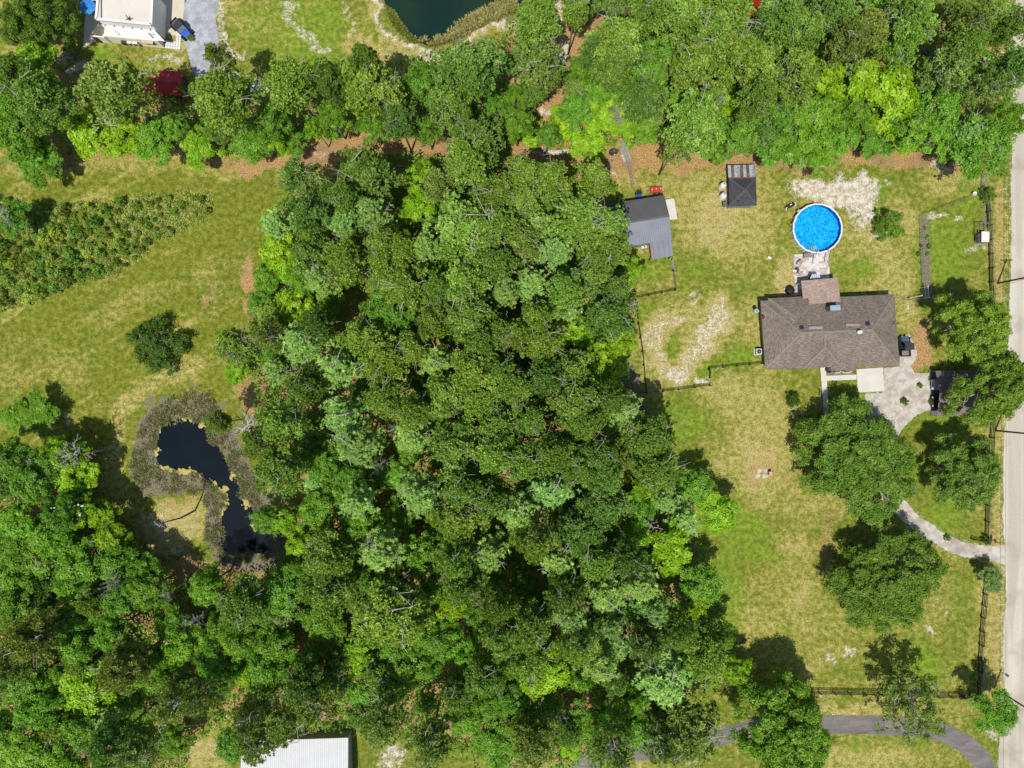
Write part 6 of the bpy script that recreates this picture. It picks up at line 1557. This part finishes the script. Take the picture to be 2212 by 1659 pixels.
wire_fence('wire fence from the house to the white tube gate', [(1930,650),(1993,646)]); wire_fence('wire fence along the left side of the garden bed', [(1984,468),(1986,540),(1990,620)]); wire_fence('wire fence along the top of the garden to the grey gate', [(1984,468),(2050,442),(2115,418)]); wire_fence('wire fence from the white gate toward the road under the oak', [(1996,645),(2060,636),(2130,622)])
p = P(2106, 418, 0.6); t = thing('white_bucket', 'white bucket at the top end of the garden wire fence', 'bucket', (p.x, p.y, 0), 0, local=True)
MB().cyl((0,0),0.3,0,0.6,16,0.34).build('pail', WHITE, t); MB().cyl((0,0),0.36,0.6,0.64,16).build('lid', WHITE, t)
# chicken coop
p = P(2119, 505, 1.0); t = thing('chicken_run', 'small coop with white roof and open grey frame run by the road fence', 'coop', (p.x, p.y, 0), R(-1), local=True)
for k in range(7): MB().box((0.35, -1.52+0.26*k*1.0+0.1, 1.62+0.0), (1.35,0.245,0.04)).build('roof_slat', WHITE, t)
MB().box((0.35,-0.75,0.8),(1.25,1.55,1.55)).build('hut', M('coop_wall', A(150,146,140), 0.8), t)
for k in range(5): MB().box((-0.55+0.0, -1.35+0.3*k,0.9),(0.25,0.05,1.1)).build('slat', WOODW, t)
for sx in (-0.75,0.25,0.98):
    for sy in (0.15,1.75): MB().box((sx,sy,0.75),(0.08,0.08,1.5)).build('post', WOODW, t)
for a, b in (((-0.75,0.15),(-0.75,1.75)),((0.98,0.15),(0.98,1.75)),((-0.75,1.75),(0.98,1.75)),((0.25,0.15),(0.25,1.75)),((-0.75,1.0),(0.25,1.0))): MB().bar((a[0],a[1],1.5),(b[0],b[1],1.5),0.09,0.07).build('top_beam', WOODW, t)
# grave-like marker and lawn bits
p = P(1663, 1022, 0.5); t = thing('lawn_marker', 'small pink and white box marker standing on the lawn among stones', 'marker', (p.x, p.y, 0), R(2), local=True)
PK = M('pink_paint', A(206,120,128), 0.6)
MB().box((0,0,0.45),(0.5,0.62,0.9)).build('body', PK, t)
for sx in (-0.12,0.12):
    for sy in (-0.15,0.15): MB().box((sx,sy,0.905),(0.18,0.24,0.02)).build('panel', M('pale_pink', A(238,214,214), 0.6), t)
rk = random.Random(77)
for k in range(9):
    q = P(1655 + rk.uniform(-7,10), 1026 + rk.uniform(-5,5)); o_ = MB().lathe((q.x,q.y,0), [(0.14,0),(0.26,0.05),(0.2,0.14),(0.03,0.18)], 8).build('lawn_stone', M('pale_stone', A(222,210,192)), None); tag(o_, 'pale stone in the loose cluster round the pink lawn marker', 'stone', 'stones round the pink marker')
# ---------------------------------------------------------------- poles and wires
POLE = M('pole_wood', A(112, 88, 70), 0.85, vary=0.3, scale=1.5)
WIRE = M('wire_black', (0.02,0.02,0.02,1), 0.6)
poles = []
def pole(label, x, y, hgt, arm=True, lamp=False):
    p = P(x, y); t = thing('utility_pole', label, 'utility pole', (p.x, p.y, 0), group='utility poles along the road')
    MB().tube([(p.x, p.y, -0.3), (p.x, p.y, hgt)], [0.17, 0.12], 10).build('shaft', POLE, t)
    if arm:
        MB().box((p.x, p.y, hgt-0.5), (2.2, 0.12, 0.14)).build('crossarm', POLE, t)
        for s_ in (-1,-0.4,0.4,1): MB().cyl((p.x+s_, p.y), 0.05, hgt-0.43, hgt-0.2, 8).build('insulator', GREYM, t)
        MB().cyl((p.x+0.1, p.y+0.32), 0.22, hgt-2.3, hgt-1.4, 12).build('transformer', GREYM, t)
    if lamp:
        MB().tube([(p.x, p.y, hgt-1.2), (p.x+0.8, p.y-0.6, hgt-0.7)], 0.05, 6).build('lamp_arm', GREYM, t); MB().box((p.x+1.1, p.y-0.85, hgt-0.65), (0.75,0.35,0.18), R(-38)).build('lamp_head', WHITE, t)
    poles.append((p, hgt)); return t
pole('utility pole leaning out over the road beside the tall oak', 2155, 612, 10.5); pole('utility pole at the road fence just below the carport oak', 2150, 930, 10.5); pole('roadside pole with a white street lamp at the lower right corner', 2148, 1486, 8.2, False, True)
def wire(label, pts, rad=0.03, sag=0.5, name='power_line'):
    mb = MB()
    for a, b in zip(pts[:-1], pts[1:]):
        a, b = Vector(a), Vector(b); mb.tube([lerp(a, b, k/12) - Vector((0,0,sag*4*(k/12)*(1-k/12))) for k in range(13)], rad, 5, False)
    o = mb.build(name, WIRE); tag(o, label, 'wire', 'overhead wires')
tops = [Vector((P(2160,-60).x, P(2160,-60).y, 9.8))] + [Vector((p.x, p.y, h_-0.2)) for p, h_ in poles[:2]] + [Vector((poles[2][0].x, poles[2][0].y, 9.8)), Vector((P(2143,1800).x, P(2143,1800).y, 9.8))]
wire('left of two black overhead wires running along the road', [q + Vector((-0.4,0,-0.5)) for q in tops], 0.035); wire('right of two black overhead wires running along the road', [q + Vector((0.4,0,0)) for q in tops], 0.03)
wire('thin wire from the roadside pole to the right eave of the house', [tops[1] + Vector((-0.3,0,-1.5)), P(*zz(1050,405), 4.1)], 0.025, 0.6)
pl = P(1894, 1516); t = thing('yard_pole', 'dark slanting-looking pole beside the thin oak above the asphalt drive', 'utility pole', (pl.x, pl.y, 0), group='utility poles along the road')
MB().tube([(pl.x, pl.y, -0.3), (pl.x, pl.y, 8.6)], [0.15, 0.1], 10).build('shaft', DGREY, t); MB().box((pl.x, pl.y, 8.3), (0.3,0.3,0.5)).build('light', GREYM, t)
wire('thin service wire between the yard pole and the street-lamp pole', [Vector((pl.x, pl.y, 8.5)), Vector((poles[2][0].x, poles[2][0].y, 7.9))], 0.025, 0.4); wire('thin service wire from the yard pole to the left', [Vector((pl.x, pl.y, 8.5)), P(1560, 1640, 5.0)], 0.025, 0.4)
gy_ = P(2152, 1475); t = thing('guy_wire', 'yellow guarded guy wire of the street-lamp pole', 'wire', (gy_.x, gy_.y, 0), group='overhead wires')
MB().tube([P(2148,1462,0.0), P(2156,1490,2.4)], 0.07, 6).build('guard', M('yellow_plastic', A(220,180,50), 0.5), t); MB().tube([P(2156,1490,2.4), Vector((poles[2][0].x, poles[2][0].y, 7.0))], 0.025, 5).build('cable', WIRE, t)
# bits beyond
p = P(1999, 117, 0.4); t = thing('blue_barrel', 'bright blue barrel seen through the trees at upper right', 'barrel', (p.x, p.y, 0), 0, local=True)
MB().lathe((0,0,0),[(0.4,0),(0.45,0.05),(0.45,1.0),(0.4,1.05),(0.03,1.05)],16).build('drum', M('blue_drum', A(20,90,230), 0.4), t, True); MB().lathe((0,0,0.5),[(0.45,-0.03),(0.47,0),(0.45,0.03)],16).build('hoop', M('blue_drum', A(20,90,230)), t)
lg = random.Random(31); t = thing('fallen_log', 'pair of pale cut sticks on the ground below the top tree belt', 'logs', P(1900, 333))
for (x, y, a) in ((1888, 327, 20), (1908, 332, 30)): q = P(x, y, 0.1); d = Vector((math.cos(R(-a)), math.sin(R(-a)), 0))*0.5; MB().tube([q-d, q+d], 0.08, 7).build('stick', DEADW, t)
p = P(412, 843, 0.2); t = thing('white_post', 'short white post on the bank above the kidney-shaped pond', 'post', (p.x, p.y, 0), 0, local=True)
MB().tube([(0,0,-0.1),(0,0,1.2)],0.06,8).build('shaft', WHITE, t); MB().cyl((0,0),0.08,1.2,1.25,8).build('cap', WHITE, t)
p = P(898, 140, 0.3); t = thing('white_post', 'white marker post below the pond at the top', 'post', (p.x, p.y, 0), 0, local=True)
MB().tube([(0,0,-0.1),(0,0,2.2)],0.08,8).build('shaft', WHITE, t); MB().cyl((0,0),0.1,2.2,2.26,8).build('cap', WHITE, t)
